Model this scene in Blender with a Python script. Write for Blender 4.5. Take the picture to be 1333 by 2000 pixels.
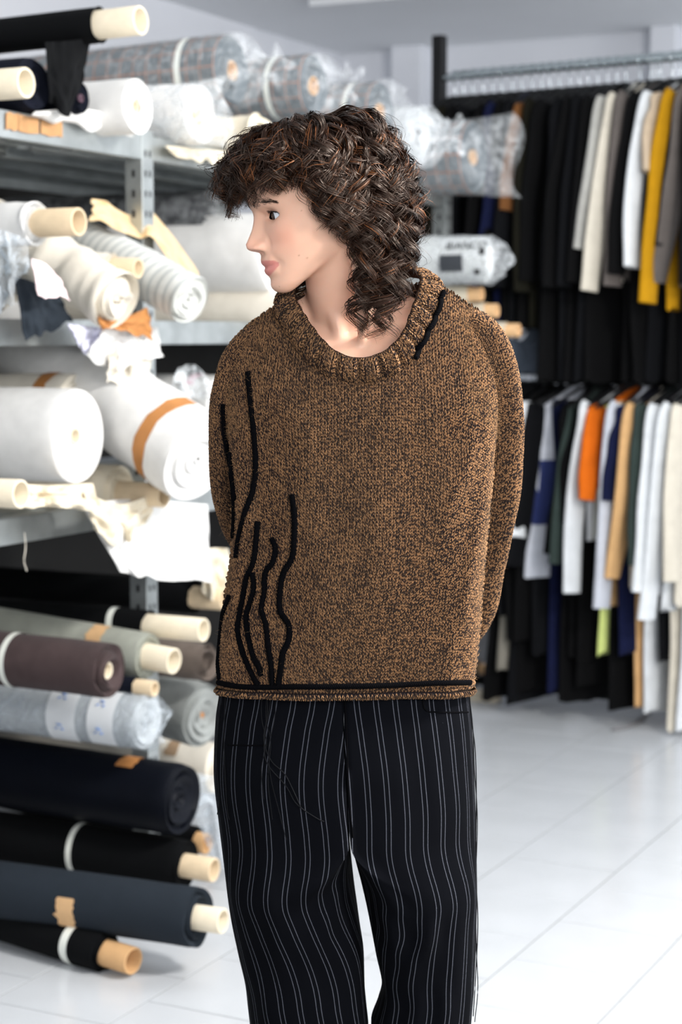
import bpy, bmesh, math, random
import numpy as np
from mathutils import Vector, Matrix, noise
from mathutils.bvhtree import BVHTree

scene = bpy.context.scene
for o in list(bpy.data.objects):
    bpy.data.objects.remove(o, do_unlink=True)
COL = scene.collection
random.seed(7)
rng = np.random.default_rng(7)

# ------------------------------------------------------------------ camera
FPX = 3539.0                       # focal length in pixels of the 1333 x 2000 frame
CAM_H = 1.43
PITCH = math.atan(348.0 / FPX)
cam_d = bpy.data.cameras.new('camera')
cam = bpy.data.objects.new('camera', cam_d)
COL.objects.link(cam)
cam.location = (0, 0, CAM_H)
cam.rotation_euler = (math.pi / 2 - PITCH, 0, 0)
cam_d.sensor_fit = 'VERTICAL'
cam_d.sensor_height = 36.0
cam_d.lens = FPX / 2000.0 * 36.0
cam_d.dof.use_dof = True
cam_d.dof.focus_distance = 2.45
cam_d.dof.aperture_fstop = 4.8
cam_d.clip_end = 100
scene.camera = cam

# ------------------------------------------------------------------ world, lights, exposure
world = bpy.data.worlds.new('world')
scene.world = world
world.use_nodes = True
wn = world.node_tree
wn.nodes.clear()
wo = wn.nodes.new('ShaderNodeOutputWorld')
wb = wn.nodes.new('ShaderNodeBackground')
wb.inputs[0].default_value = (0.86, 0.92, 1.0, 1)
wb.inputs[1].default_value = 0.38
wn.links.new(wb.outputs[0], wo.inputs[0])
vs = scene.view_settings
vs.view_transform = 'Standard'
vs.look = 'None'
vs.exposure = 0.2
vs.gamma = 1.0
vs.use_curve_mapping = False

def area(name, loc, target, sx, sy, power, col):
    d = bpy.data.lights.new(name, 'AREA')
    d.shape = 'RECTANGLE'
    d.size, d.size_y = sx, sy
    d.energy = power
    d.color = col
    o = bpy.data.objects.new(name, d)
    COL.objects.link(o)
    o.location = loc
    o.rotation_euler = (Vector(target) - Vector(loc)).to_track_quat('-Z', 'Y').to_euler()
    o['kind'] = 'helper'
    return o
# area lights added out of view
area('key_light', (1.9, 2.25, 2.76), (0.1, 2.55, 1.40), 0.55, 0.6, 210, (1.0, 0.975, 0.94))  # added key from the upper right, brightens the right shoulder and hair
area('jaw_light', (2.7, 0.55, 1.72), (-0.05, 2.5, 1.42), 0.35, 0.5, 64, (1.0, 0.98, 0.95))  # small added lamp that puts the light patch on the jaw
area('ceiling_fill', (4.1, 4.6, 1.3), (-0.6, 5.4, 2.75), 4.0, 1.5, 62, (0.93, 0.965, 1.0))  # added fill tilted upwards to brighten the ceiling and back wall
area('aisle_fill', (0.5, 4.6, 2.76), (0.2, 4.4, 0.0), 1.2, 2.2, 30, (0.95, 0.975, 1.0))  # added overhead fill for the hair and the tops of the rolls
area('front_fill', (0.9, -2.2, 2.1), (-0.5, 3.4, 1.25), 2.4, 1.6, 165, (0.96, 0.98, 1.0))  # added fill from behind the camera for the rolls and the person

# ------------------------------------------------------------------ geometry of the place
A0 = math.atan2(1790, 3556)        # shelving and tiles run 26.7 degrees to the right of the view
D1 = np.array([math.sin(A0), math.cos(A0), 0.0])     # along the shelving face, away from the camera
D2 = np.array([math.cos(A0), -math.sin(A0), 0.0])    # out of the shelving, into the aisle
UP = np.array([0, 0, 1.0])
FACE_V = -2.51                     # the front plane of the shelving
CP, SP = math.cos(PITCH), math.sin(PITCH)
FWD = np.array([0, CP, -SP]); CUP = np.array([0, SP, CP]); C0 = np.array([0, 0, CAM_H])

def ray(px, py):
    return np.array([1.0, 0, 0]) * ((px - 666.5) / FPX) + FWD + CUP * ((1000 - py) / FPX)
def at(px, py, Y):                 # point of the photograph at the distance Y in front of the camera
    r = ray(px, py)
    return C0 + r * (Y / r[1])
def on_v(px, py, v):               # point of the photograph on a plane parallel to the shelving face
    r = ray(px, py)
    return C0 + r * (v / (r @ D2))
def pix(p):                        # world points -> photo pixels (for cutting and checking)
    p = np.asarray(p, float) - C0
    z = p @ FWD
    return np.stack([666.5 + FPX * p[..., 0] / z, 1000 - FPX * (p @ CUP) / z], -1)
def uvz(u, v, z):
    return D1 * u + D2 * v + UP * z

# ------------------------------------------------------------------ mesh helpers
def norm(a):
    a = np.asarray(a, float)
    return a / np.maximum(np.linalg.norm(a, axis=-1, keepdims=True), 1e-12)

class MB:
    """collects geometry in world space; build() links it as one mesh object"""
    def __init__(s):
        s.v, s.f, s.uv, s.n = [], [], [], 0
        s.mi = []
    def add(s, V, Fc, uv=None, mi=0):
        V = np.asarray(V, float).reshape(-1, 3)
        for f in (Fc if isinstance(Fc, list) else [Fc]):
            f = np.asarray(f, int)
            s.f.append(f + s.n)
            s.mi.append(np.full(len(f), mi))
        s.v.append(V)
        s.uv.append(np.zeros((len(V), 2)) if uv is None else np.asarray(uv, float).reshape(-1, 2))
        s.n += len(V)
        return s
    def grid(s, P, closeu=False, closev=False, uv=None, keep=None, flip=False, mi=0):
        """P[n, m, 3]; rows n, columns m"""
        n, m = P.shape[:2]
        I = np.arange(n * m).reshape(n, m)
        r = np.vstack([I, I[:1]]) if closeu else I
        r = np.hstack([r, r[:, :1]]) if closev else r
        q = np.stack([r[:-1, :-1], r[:-1, 1:], r[1:, 1:], r[1:, :-1]], -1)
        if keep is not None:
            q = q[keep[:q.shape[0], :q.shape[1]]]
        q = q.reshape(-1, 4)
        if flip: q = q[:, ::-1]
        return s.add(P.reshape(-1, 3), q, uv, mi)
    def box(s, c, ax, ay, az, hx, hy, hz, bev=0.0, mi=0):
        c = np.asarray(c, float)
        ax, ay, az = (np.asarray(a, float) for a in (ax, ay, az))
        if bev <= 0:
            V = [c + ax * hx * i + ay * hy * j + az * hz * k for k in (-1, 1) for j in (-1, 1) for i in (-1, 1)]
            return s.add(V, [[0, 2, 3, 1], [4, 5, 7, 6], [0, 1, 5, 4], [2, 6, 7, 3], [0, 4, 6, 2], [1, 3, 7, 5]], mi=mi)
        b = bev; rings = []
        for (k, ins) in ((-hz, b), (-hz + b, 0), (hz - b, 0), (hz, b)):
            x, y = hx - ins, hy - ins
            rings.append([c + ax * i + ay * j + az * k for (i, j) in
                          ((x, y - b + ins), (x - b + ins, y), (-x + b - ins, y), (-x, y - b + ins), (-x, -y + b - ins), (-x + b - ins, -y), (x - b + ins, -y), (x, -y + b - ins))])
        P = np.array(rings)
        s.grid(P, closev=True, flip=False, mi=mi)
        s.add(np.vstack([P[0], P[-1]]), [[7, 6, 5, 4, 3, 2, 1, 0], [8, 9, 10, 11, 12, 13, 14, 15]], mi=mi)
        return s
    def frames(s, path, ref=None):
        path = np.asarray(path, float)
        t = np.gradient(path, axis=0); t = norm(t)
        ref = np.array([0, 0, 1.0]) if ref is None else np.asarray(ref, float)
        a = ref - t * (t @ ref)[:, None]
        bad = np.linalg.norm(a, axis=1) < 0.05
        if bad.any():
            r2 = np.array([1.0, 0.3, 0]); a2 = r2 - t * (t @ r2)[:, None]; a[bad] = a2[bad]
        a = norm(a); b = np.cross(t, a)
        return t, a, b
    def tube(s, path, r, sides=10, caps=True, ref=None, flat=1.0, mi=0, uv=False):
        path = np.asarray(path, float); n = len(path)
        r = np.broadcast_to(np.asarray(r, float), (n,))
        t, a, b = s.frames(path, ref)
        th = np.arange(sides) * 2 * np.pi / sides
        P = path[:, None] + (a[:, None] * np.cos(th)[None, :, None] * flat + b[:, None] * np.sin(th)[None, :, None]) * r[:, None, None]
        L = np.concatenate([[0], np.cumsum(np.linalg.norm(np.diff(path, axis=0), axis=1))])
        U = np.stack([np.broadcast_to(th / (2 * np.pi), (n, sides)), np.broadcast_to(L[:, None], (n, sides))], -1)
        s.grid(P, closev=True, uv=U, mi=mi)
        if caps:
            s.add(P[0], [list(range(sides))[::-1]], mi=mi); s.add(P[-1], [list(range(sides))], mi=mi)
        return s
    def build(s, name, mat, parent=None, smooth=True, origin=None, sharp=None):
        V = np.vstack(s.v)
        O = np.zeros(3)
        if parent is not None:
            O = np.array(parent.get('_o', (0, 0, 0)))
        elif origin is not None:
            O = np.asarray(origin, float)
        me = bpy.data.meshes.new(name)
        sizes = []; idx = []; mis = []
        for f, m in zip(s.f, s.mi):
            if f.ndim == 1: f = f[None]; m = m[:1]
            sizes.append(np.full(len(f), f.shape[1])); idx.append(f.reshape(-1)); mis.append(m[:len(f)])
        sizes = np.concatenate(sizes); idx = np.concatenate(idx); mis = np.concatenate(mis)
        me.vertices.add(len(V)); me.vertices.foreach_set('co', (V - O).astype(np.float32).ravel())
        me.loops.add(len(idx)); me.loops.foreach_set('vertex_index', idx.astype(np.int32))
        me.polygons.add(len(sizes))
        me.polygons.foreach_set('loop_start', np.concatenate([[0], np.cumsum(sizes)[:-1]]).astype(np.int32))
        me.polygons.foreach_set('loop_total', sizes.astype(np.int32))
        me.polygons.foreach_set('use_smooth', np.full(len(sizes), smooth))
        ms = mat if isinstance(mat, (list, tuple)) else [mat]
        for m in ms: me.materials.append(m)
        if mis.any(): me.polygons.foreach_set('material_index', mis.astype(np.int32))
        UV = np.vstack(s.uv)
        if np.abs(UV).max() > 0:
            l = me.uv_layers.new(name='UVMap'); l.data.foreach_set('uv', UV[idx].astype(np.float32).ravel())
        me.update(); me.validate()
        if sharp and smooth:
            me.set_sharp_from_angle(angle=math.radians(sharp))
        o = bpy.data.objects.new(name, me)
        COL.objects.link(o)
        if parent is not None:
            o.parent = parent
            o['_o'] = tuple(O)
        else:
            o.location = O; o['_o'] = tuple(O)
        return o

def thing(name, label, cat, loc, group=None):
    o = bpy.data.objects.new(name, None)
    o.empty_display_size = 0.05
    COL.objects.link(o)
    o.location = loc; o['_o'] = tuple(float(c) for c in loc)
    o['label'] = label; o['category'] = cat
    if group: o['group'] = group
    return o
def tag(o, label, cat, group=None):
    o['label'] = label; o['category'] = cat
    if group: o['group'] = group
    return o
def struct(o, label=None):
    o['kind'] = 'structure'
    if label: o['label'] = label
    return o
def catmull(pts, n):
    pts = np.asarray(pts, float); k = len(pts)
    P = np.vstack([2 * pts[0] - pts[1], pts, 2 * pts[-1] - pts[-2]])
    t = np.linspace(0, k - 1, n); i = np.minimum(t.astype(int), k - 2); f = (t - i)[:, None]
    a, b, c, d = P[i], P[i + 1], P[i + 2], P[i + 3]
    return 0.5 * (2 * b + (c - a) * f + (2 * a - 5 * b + 4 * c - d) * f ** 2 + (3 * b - a - 3 * c + d) * f ** 3)
def interp(x, xs, ys):             # monotone cubic through the points
    xs = np.asarray(xs, float); ys = np.asarray(ys, float)
    if xs[0] > xs[-1]: xs, ys = xs[::-1], ys[::-1]
    h = np.diff(xs); d = np.diff(ys) / h
    m = np.zeros(len(xs)); m[0], m[-1] = d[0], d[-1]
    for i in range(1, len(xs) - 1):
        m[i] = 0 if d[i - 1] * d[i] <= 0 else 3 * (h[i - 1] + h[i]) / ((2 * h[i] + h[i - 1]) / d[i - 1] + (h[i] + 2 * h[i - 1]) / d[i])
    x = np.clip(x, xs[0], xs[-1]); k = np.clip(np.searchsorted(xs, x) - 1, 0, len(xs) - 2)
    t = (x - xs[k]) / h[k]
    return ((2 * t ** 3 - 3 * t ** 2 + 1) * ys[k] + (t ** 3 - 2 * t ** 2 + t) * h[k] * m[k]
            + (-2 * t ** 3 + 3 * t ** 2) * ys[k + 1] + (t ** 3 - t ** 2) * h[k] * m[k + 1])
def smooth_noise(shape, cells, seed):   # periodic-free bilinear-smooth value noise on a grid
    r = np.random.default_rng(seed)
    g = r.uniform(-1, 1, (cells[0] + 2, cells[1] + 2))
    a = np.linspace(0, cells[0], shape[0]); b = np.linspace(0, cells[1], shape[1])
    i = np.minimum(a.astype(int), cells[0]); j = np.minimum(b.astype(int), cells[1])
    fa = (a - i)[:, None]; fb = (b - j)[None]
    fa = fa * fa * (3 - 2 * fa); fb = fb * fb * (3 - 2 * fb)
    return (g[i][:, j] * (1 - fa) * (1 - fb) + g[i + 1][:, j] * fa * (1 - fb)
            + g[i][:, j + 1] * (1 - fa) * fb + g[i + 1][:, j + 1] * fa * fb)

def gauss(x, s): return np.exp(-(x / s) ** 2)
def sstep(x, a, b):
    t = np.clip((x - a) / (b - a), 0, 1); return t * t * (3 - 2 * t)

# ------------------------------------------------------------------ materials
MATS = {}
def lin(c):
    if isinstance(c, str):
        c = tuple(int(c[i:i + 2], 16) / 255 for i in (1, 3, 5))
        c = tuple(x / 12.92 if x <= 0.04045 else ((x + 0.055) / 1.055) ** 2.4 for x in c)
    return c
def mat(name, col, rough=0.7, metal=0.0, var=0.0, vscale=8.0, bump=0.0, bscale=60.0, spec=0.5, sheen=0.0, stretch=(1, 1, 1), sub=0.0, trans=0.0, alpha=1.0, coat=0.0, bdist=0.002):
    """a procedural material: noise-varied base colour and a fine relief"""
    if name in MATS: return MATS[name]
    m = bpy.data.materials.new(name); m.use_nodes = True
    nt = m.node_tree; N, L = nt.nodes, nt.links
    b = N['Principled BSDF']
    c = lin(col)
    b.inputs['Roughness'].default_value = rough
    b.inputs['Metallic'].default_value = metal
    b.inputs['Specular IOR Level'].default_value = spec
    b.inputs['Sheen Weight'].default_value = sheen
    b.inputs['Coat Weight'].default_value = coat
    if sub:
        b.inputs['Subsurface Weight'].default_value = sub
        b.inputs['Subsurface Radius'].default_value = (0.012, 0.005, 0.003); b.inputs['Subsurface Scale'].default_value = 0.35
    if trans: b.inputs['Transmission Weight'].default_value = trans
    b.inputs['Alpha'].default_value = alpha
    tc = N.new('ShaderNodeTexCoord'); mp = N.new('ShaderNodeMapping')
    mp.inputs['Scale'].default_value = stretch
    L.new(tc.outputs['Object'], mp.inputs[0])
    if var > 0:
        nz = N.new('ShaderNodeTexNoise'); nz.inputs['Scale'].default_value = vscale; nz.inputs['Detail'].default_value = 4
        L.new(mp.outputs[0], nz.inputs['Vector'])
        cr = N.new('ShaderNodeValToRGB')
        cr.color_ramp.elements[0].position = 0.3; cr.color_ramp.elements[1].position = 0.7
        cr.color_ramp.elements[0].color = (*[max(0, x * (1 - var)) for x in c], 1)
        cr.color_ramp.elements[1].color = (*[min(1, x * (1 + var)) for x in c], 1)
        L.new(nz.outputs[0], cr.inputs[0]); L.new(cr.outputs[0], b.inputs['Base Color'])
    else:
        b.inputs['Base Color'].default_value = (*c, 1)
    if bump > 0:
        n2 = N.new('ShaderNodeTexNoise'); n2.inputs['Scale'].default_value = bscale; n2.inputs['Detail'].default_value = 3
        L.new(mp.outputs[0], n2.inputs['Vector'])
        bp = N.new('ShaderNodeBump'); bp.inputs['Strength'].default_value = bump; bp.inputs['Distance'].default_value = bdist
        L.new(n2.outputs[0], bp.inputs['Height']); L.new(bp.outputs[0], b.inputs['Normal'])
    MATS[name] = m
    return m

# ================================================================== the room
TILE_P = 0.303
M_TILE = mat('floor_tile', '#c6c9cd', rough=.22, var=.035, vscale=5, bump=.05, bscale=70, spec=.45)
M_GROUT = mat('grout', '#6c6c6c', rough=.9, var=.1, vscale=30)
M_WALL = mat('wall_paint', '#e4e6ec', rough=.9, var=.02, vscale=3, bump=.08, bscale=180)
M_CEIL = mat('ceiling_paint', '#eceef1', rough=.92, var=.03, vscale=1.2, bump=.05, bscale=140)
U0, U1, V0, V1, CEIL = -2.0, 8.25, -4.15, 4.6, 2.82
def slab(name, u0, u1, v0, v1, z0, z1, m):
    return MB().box(uvz((u0 + u1) / 2, (v0 + v1) / 2, (z0 + z1) / 2), D1, D2, UP, (u1 - u0) / 2, (v1 - v0) / 2, (z1 - z0) / 2).build(name, m, smooth=False)
floor = struct(slab('floor', U0, U1, V0, V1, -.10, -.0012, M_GROUT))
ceiling = struct(slab('ceiling', U0, U1 + .1, V0 - .1, V1, CEIL, CEIL + .12, M_CEIL))
struct(slab('wall_back', U1, U1 + .15, V0 - .15, V1, -.1, CEIL, M_WALL))
struct(slab('wall_left', U0, U1, V0 - .15, V0, -.1, CEIL, M_WALL))
struct(slab('baseboard_back', U1 - .014, U1, V0, V1, .0, .09, mat('baseboard', '#8d9096', rough=.6)))
# pilasters and a shallow beam on the back wall
for n, pxm, wd in ((1, 803, .16), (2, 1302, .12)):
    r_ = ray(pxm, 110); c = C0 + r_ * ((U1 - .06 - C0 @ D1) / (r_ @ D1))
    o = MB().box(uvz(U1 - .06, c @ D2, CEIL / 2), D1, D2, UP, .06, wd / 2, CEIL / 2, .004).build('trim_%d' % n, M_WALL, smooth=False); struct(o)
o = MB().box(uvz(6.9, .4, CEIL - .015), D1, D2, UP, .05, 4.0, .0145, .003).build('trim_3', M_CEIL, smooth=False); struct(o)
# tiles, laid in running bond
proto = None; k = 0
for j in range(-9, 12):
    vc = -1.467 + (j + .5) * TILE_P
    off = 4.098 if j % 2 == 0 else 4.098 + TILE_P / 2
    for i in range(-9, 14):
        uc = off + (i + .5) * TILE_P
        c = uvz(uc, vc, 0)
        if c[1] < 2.6: continue
        q = pix(c)
        if not (-900 < q[0] < 2100) or q[1] > 2500 or q[1] < 1300: continue
        if proto is None:
            h = (TILE_P - .0034) / 2
            o = MB().box((0, 0, -.004), D1, D2, UP, h, h, .004, .0003).build('tile', M_TILE, smooth=False)
            proto = o
        else:
            o = bpy.data.objects.new('tile', proto.data); COL.objects.link(o)
        o.location = (c[0], c[1], rng.normal(0, .00025)); o.parent = floor; k += 1
        o.matrix_parent_inverse = Matrix.Identity(4)
print('tiles', k)
open('/tmp/tiles', 'w').write(str(k)) if False else None

# ================================================================== galvanised shelving
M_GALV = mat('galvanised_steel', '#adb2b2', rough=.38, metal=.75, var=.16, vscale=14, bump=.05, bscale=160)
M_SLOT = mat('slot_dark', '#15181a', rough=.8)
POST_U = [3.905 - 1.91, 3.905, 3.905 + 1.91]
SH_DEP = .92
LV = [on_v(285, 264, FACE_V)[2], on_v(350, 627, FACE_V)[2], on_v(90, 1002, FACE_V)[2]]
shelf = thing('shelving_unit', 'galvanised steel shelving loaded with fabric rolls along the left side', 'shelving', tuple(uvz(3.905, FACE_V, 0)))
POST_TOP = LV[0] + .012
for vv, pu in [(v_, u_) for v_ in (FACE_V, FACE_V - SH_DEP) for u_ in POST_U]:
    m = MB(); s = -1 if vv == FACE_V else 1
    m.box(uvz(pu, vv + s * .0015, POST_TOP / 2), D1, D2, UP, .026, .0015, POST_TOP / 2, .0005)            # face plate
    m.box(uvz(pu - .0245, vv + s * .026, POST_TOP / 2), D1, D2, UP, .0015, .024, POST_TOP / 2, .0005)       # side plate
    m.box(uvz(pu + .0245, vv + s * .026, POST_TOP / 2), D1, D2, UP, .0015, .024, POST_TOP / 2, .0005)
    p = m.build('upright', M_GALV, shelf, smooth=False)
    if vv == FACE_V:
        sl = MB()
        for z in np.arange(.08, POST_TOP - .02, .05):
            sl.box(uvz(pu - .0263, vv - .026, z), D1, D2, UP, .0003, .0045, .009, 0)
            sl.box(uvz(pu - .010, vv + .0003, z), D1, D2, UP, .0035, .0004, .008, 0)
            sl.box(uvz(pu + .010, vv + .0003, z), D1, D2, UP, .0035, .0004, .008, 0)
        sl.build('slot_holes', M_SLOT, p, smooth=False)['kind'] = 'stuff'
    MB().box(uvz(pu, vv + s * .026, .003), D1, D2, UP, .04, .04, .003, .001).build('foot_plate', M_GALV, shelf, smooth=False)
for li, z in enumerate(LV):
    for b in range(2):
        u0, u1 = POST_U[b] + .027, POST_U[b + 1] - .027
        for vv, s in ((FACE_V, -1), (FACE_V - SH_DEP, 1)):
            # C-shaped beam: web with lips
            m = MB(); um, hu = (u0 + u1) / 2, (u1 - u0) / 2
            m.box(uvz(um, vv + s * .004, z - .030), D1, D2, UP, hu, .002, .030, .001)
            m.box(uvz(um, vv + s * .014, z - .001), D1, D2, UP, hu, .012, .0015, .0005)
            m.box(uvz(um, vv + s * .014, z - .059), D1, D2, UP, hu, .012, .0015, .0005)
            m.build('beam', M_GALV, shelf, smooth=False)
        # ribbed deck panels running along the bay
        npan = 4; pw = (SH_DEP - .06) / npan
        for q in range(npan):
            vc = FACE_V - .03 - pw * (q + .5)
            prof = []
            for (dv, dz) in ((-.5, -.022), (-.5, 0), (-.34, 0), (-.30, -.008), (-.10, -.008), (-.06, 0), (.06, 0), (.10, -.008), (.30, -.008), (.34, 0), (.5, 0), (.5, -.022)):
                prof.append((vc + dv * (pw - .004), z - .004 + dz))
            P = np.array([[uvz(u, v, zz) for (v, zz) in prof] for u in (u0, u1)])
            m = MB().grid(P); P2 = P.copy(); P2[..., 2] -= .0015
            m.grid(P2, flip=True)
            m.build('deck_panel', M_GALV, shelf, smooth=False)
# kraft paper tape remnants on the top beam
for (x0, x1) in ((12, 36), (37, 76), (80, 122)):
    pts = []
    G = []
    for yy in (0, .5, 1):
        row = []
        for xx in np.linspace(x0, x1, 6):
            yb = 253 + (xx) * .155
            row.append(on_v(xx, yb - 36 + yy * 33 + 2 * math.sin(xx * 1.7), FACE_V + .0022))
        G.append(row)
    G = np.array(G); g = MB().grid(G); g.grid(G - D2 * .0006, flip=True)
    g.build('paper_tape', mat('kraft', '#b08458', rough=.8, var=.12, vscale=40, bump=.2, bscale=90), shelf)

# added dark panels, coloured to stand for the shade deep in the shelves
for b in range(2):
    for z0, z1 in ((.02, LV[2] - .06), (LV[2] + .01, LV[1] - .06), (LV[1] + .01, LV[0] - .06)):
        MB().box(uvz((POST_U[b] + POST_U[b + 1]) / 2, FACE_V - SH_DEP + .06, (z0 + z1) / 2), D1, D2, UP, .92, .004, (z1 - z0) / 2, .001).build('shade_panel', mat('shade_board', '#171615', rough=.9, var=.2, vscale=8), shelf, smooth=False)

# ================================================================== fabric rolls
M_CORE = mat('cardboard', '#cdb899', rough=.8, var=.07, vscale=30, bump=.15, bscale=200)
M_TAN = mat('cardboard_tan', '#c2996b', rough=.8, var=.08, vscale=30, bump=.15, bscale=200)
M_CREAM = mat('cardboard_cream', '#d9cdb6', rough=.75, var=.05, vscale=30, bump=.12, bscale=200)
M_KRAFT = mat('kraft_paper', '#b0763f', rough=.75, var=.14, vscale=25, bump=.3, bscale=60)
M_KRAFTL = mat('kraft_light', '#cfa77a', rough=.8, var=.12, vscale=25, bump=.3, bscale=60)
M_BAND = mat('white_strap', '#e6e8e0', rough=.5, var=.04, vscale=30)
def fab(name, col, var=.06, bump=.35, bs=420, rough=.9, sheen=.05):
    return mat('fabric_' + name, col, rough=rough, var=var, vscale=22, bump=bump, bscale=bs, sheen=sheen, spec=.12, bdist=.0015)
F_WHITE = fab('white', '#dedddb'); F_CREAM = fab('cream', '#d6ccb8'); F_IVORY = fab('ivory', '#dad3c6')
F_BLACK = fab('black', '#08090b', sheen=0.); F_NAVY = fab('navy', '#11141f', sheen=0.); F_CHAR = fab('charcoal', '#252b32', var=.05, sheen=0.)
F_BROWN = fab('brown', '#463a3a', var=.12, bs=260, bump=.6); F_SAGE = fab('sage', '#9a9c92', var=.10, bs=300); F_GREY = fab('grey', '#8f9290', var=.12, bs=200, bump=.8)
F_TAUPE = fab('taupe', '#6a5f58', var=.15, bs=200, bump=.8); F_MIDN = fab('midnight', '#090c14', rough=.5, sheen=0.)

def plaid():
    m = fab('plaid', '#6c7378'); nt = m.node_tree; N, L = nt.nodes, nt.links; b = N['Principled BSDF']
    uvn = N.new('ShaderNodeUVMap'); sp = N.new('ShaderNodeSeparateXYZ'); L.new(uvn.outputs[0], sp.inputs[0])
    def mt(op, a, bb):
        n = N.new('ShaderNodeMath'); n.operation = op
        for i, x in enumerate((a, bb)):
            if isinstance(x, (int, float)): n.inputs[i].default_value = x
            else: L.new(x, n.inputs[i])
        return n.outputs[0]
    a1 = mt('LESS_THAN', mt('FRACT', mt('DIVIDE', sp.outputs[1], .044), 0), .05)
    a2 = mt('LESS_THAN', mt('FRACT', mt('MULTIPLY', sp.outputs[0], 13.0), 0), .045)
    a3 = mt('LESS_THAN', mt('FRACT', mt('DIVIDE', sp.outputs[1], .016), 0), .35)
    mx = N.new('ShaderNodeMix'); mx.data_type = 'RGBA'; L.new(a3, mx.inputs[0])
    mx.inputs[6].default_value = (*lin('#5a6268'), 1); mx.inputs[7].default_value = (*lin('#6d7478'), 1)
    m2 = N.new('ShaderNodeMix'); m2.data_type = 'RGBA'; L.new(mt('MAXIMUM', a1, a2), m2.inputs[0])
    L.new(mx.outputs[2], m2.inputs[6]); m2.inputs[7].default_value = (*lin('#b5734a'), 1)
    L.new(m2.outputs[2], b.inputs['Base Color'])
    return m
F_PLAID = plaid()
def striped():
    m = fab('striped', '#b0b2b0'); nt = m.node_tree; N, L = nt.nodes, nt.links; b = N['Principled BSDF']
    uvn = N.new('ShaderNodeUVMap'); sp = N.new('ShaderNodeSeparateXYZ'); L.new(uvn.outputs[0], sp.inputs[0])
    w = N.new('ShaderNodeMath'); w.operation = 'MULTIPLY'; w.inputs[1].default_value = 240; L.new(sp.outputs[1], w.inputs[0])
    s = N.new('ShaderNodeMath'); s.operation = 'SINE'; L.new(w.outputs[0], s.inputs[0])
    cr = N.new('ShaderNodeValToRGB'); cr.color_ramp.elements[0].position = .3; cr.color_ramp.elements[1].position = .9
    cr.color_ramp.elements[0].color = (*lin('#c6c7c3'), 1); cr.color_ramp.elements[1].color = (*lin('#a4a8a8'), 1)
    L.new(s.outputs[0], cr.inputs[0]); L.new(cr.outputs[0], b.inputs['Base Color'])
    return m
F_STRIPE = striped()
def plastic(name, alpha, col='#eef2f5', rough=.18):
    """thin crumpled film: clear between the creases, glossy white along them"""
    m = bpy.data.materials.new('plastic_' + name); m.use_nodes = True
    nt = m.node_tree; N, L = nt.nodes, nt.links
    b = N['Principled BSDF']; out = N['Material Output']
    b.inputs['Base Color'].default_value = (*lin(col), 1); b.inputs['Roughness'].default_value = rough; b.inputs['Specular IOR Level'].default_value = .9
    tr = N.new('ShaderNodeBsdfTransparent'); mx = N.new('ShaderNodeMixShader')
    tc = N.new('ShaderNodeTexCoord'); nz = N.new('ShaderNodeTexNoise'); nz.inputs['Scale'].default_value = 26; nz.inputs['Detail'].default_value = 5; nz.inputs['Distortion'].default_value = 1.5
    L.new(tc.outputs['Object'], nz.inputs['Vector'])
    cr = N.new('ShaderNodeValToRGB'); cr.color_ramp.elements[0].position = .42; cr.color_ramp.elements[1].position = .68
    cr.color_ramp.elements[0].color = (alpha * .55,) * 3 + (1,); cr.color_ramp.elements[1].color = (min(1, alpha * 2.1),) * 3 + (1,)
    L.new(nz.outputs[0], cr.inputs[0])
    bp = N.new('ShaderNodeBump'); bp.inputs['Strength'].default_value = .7; bp.inputs['Distance'].default_value = .012
    L.new(nz.outputs[0], bp.inputs['Height']); L.new(bp.outputs[0], b.inputs['Normal'])
    L.new(cr.outputs[0], mx.inputs[0]); L.new(tr.outputs[0], mx.inputs[1]); L.new(b.outputs[0], mx.inputs[2]); L.new(mx.outputs[0], out.inputs[0])
    return m
P_CLEAR = plastic('clear', .14); P_MILK = plastic('milky', .27); P_FILM = plastic('film', .22, '#d9e2ea')

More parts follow.
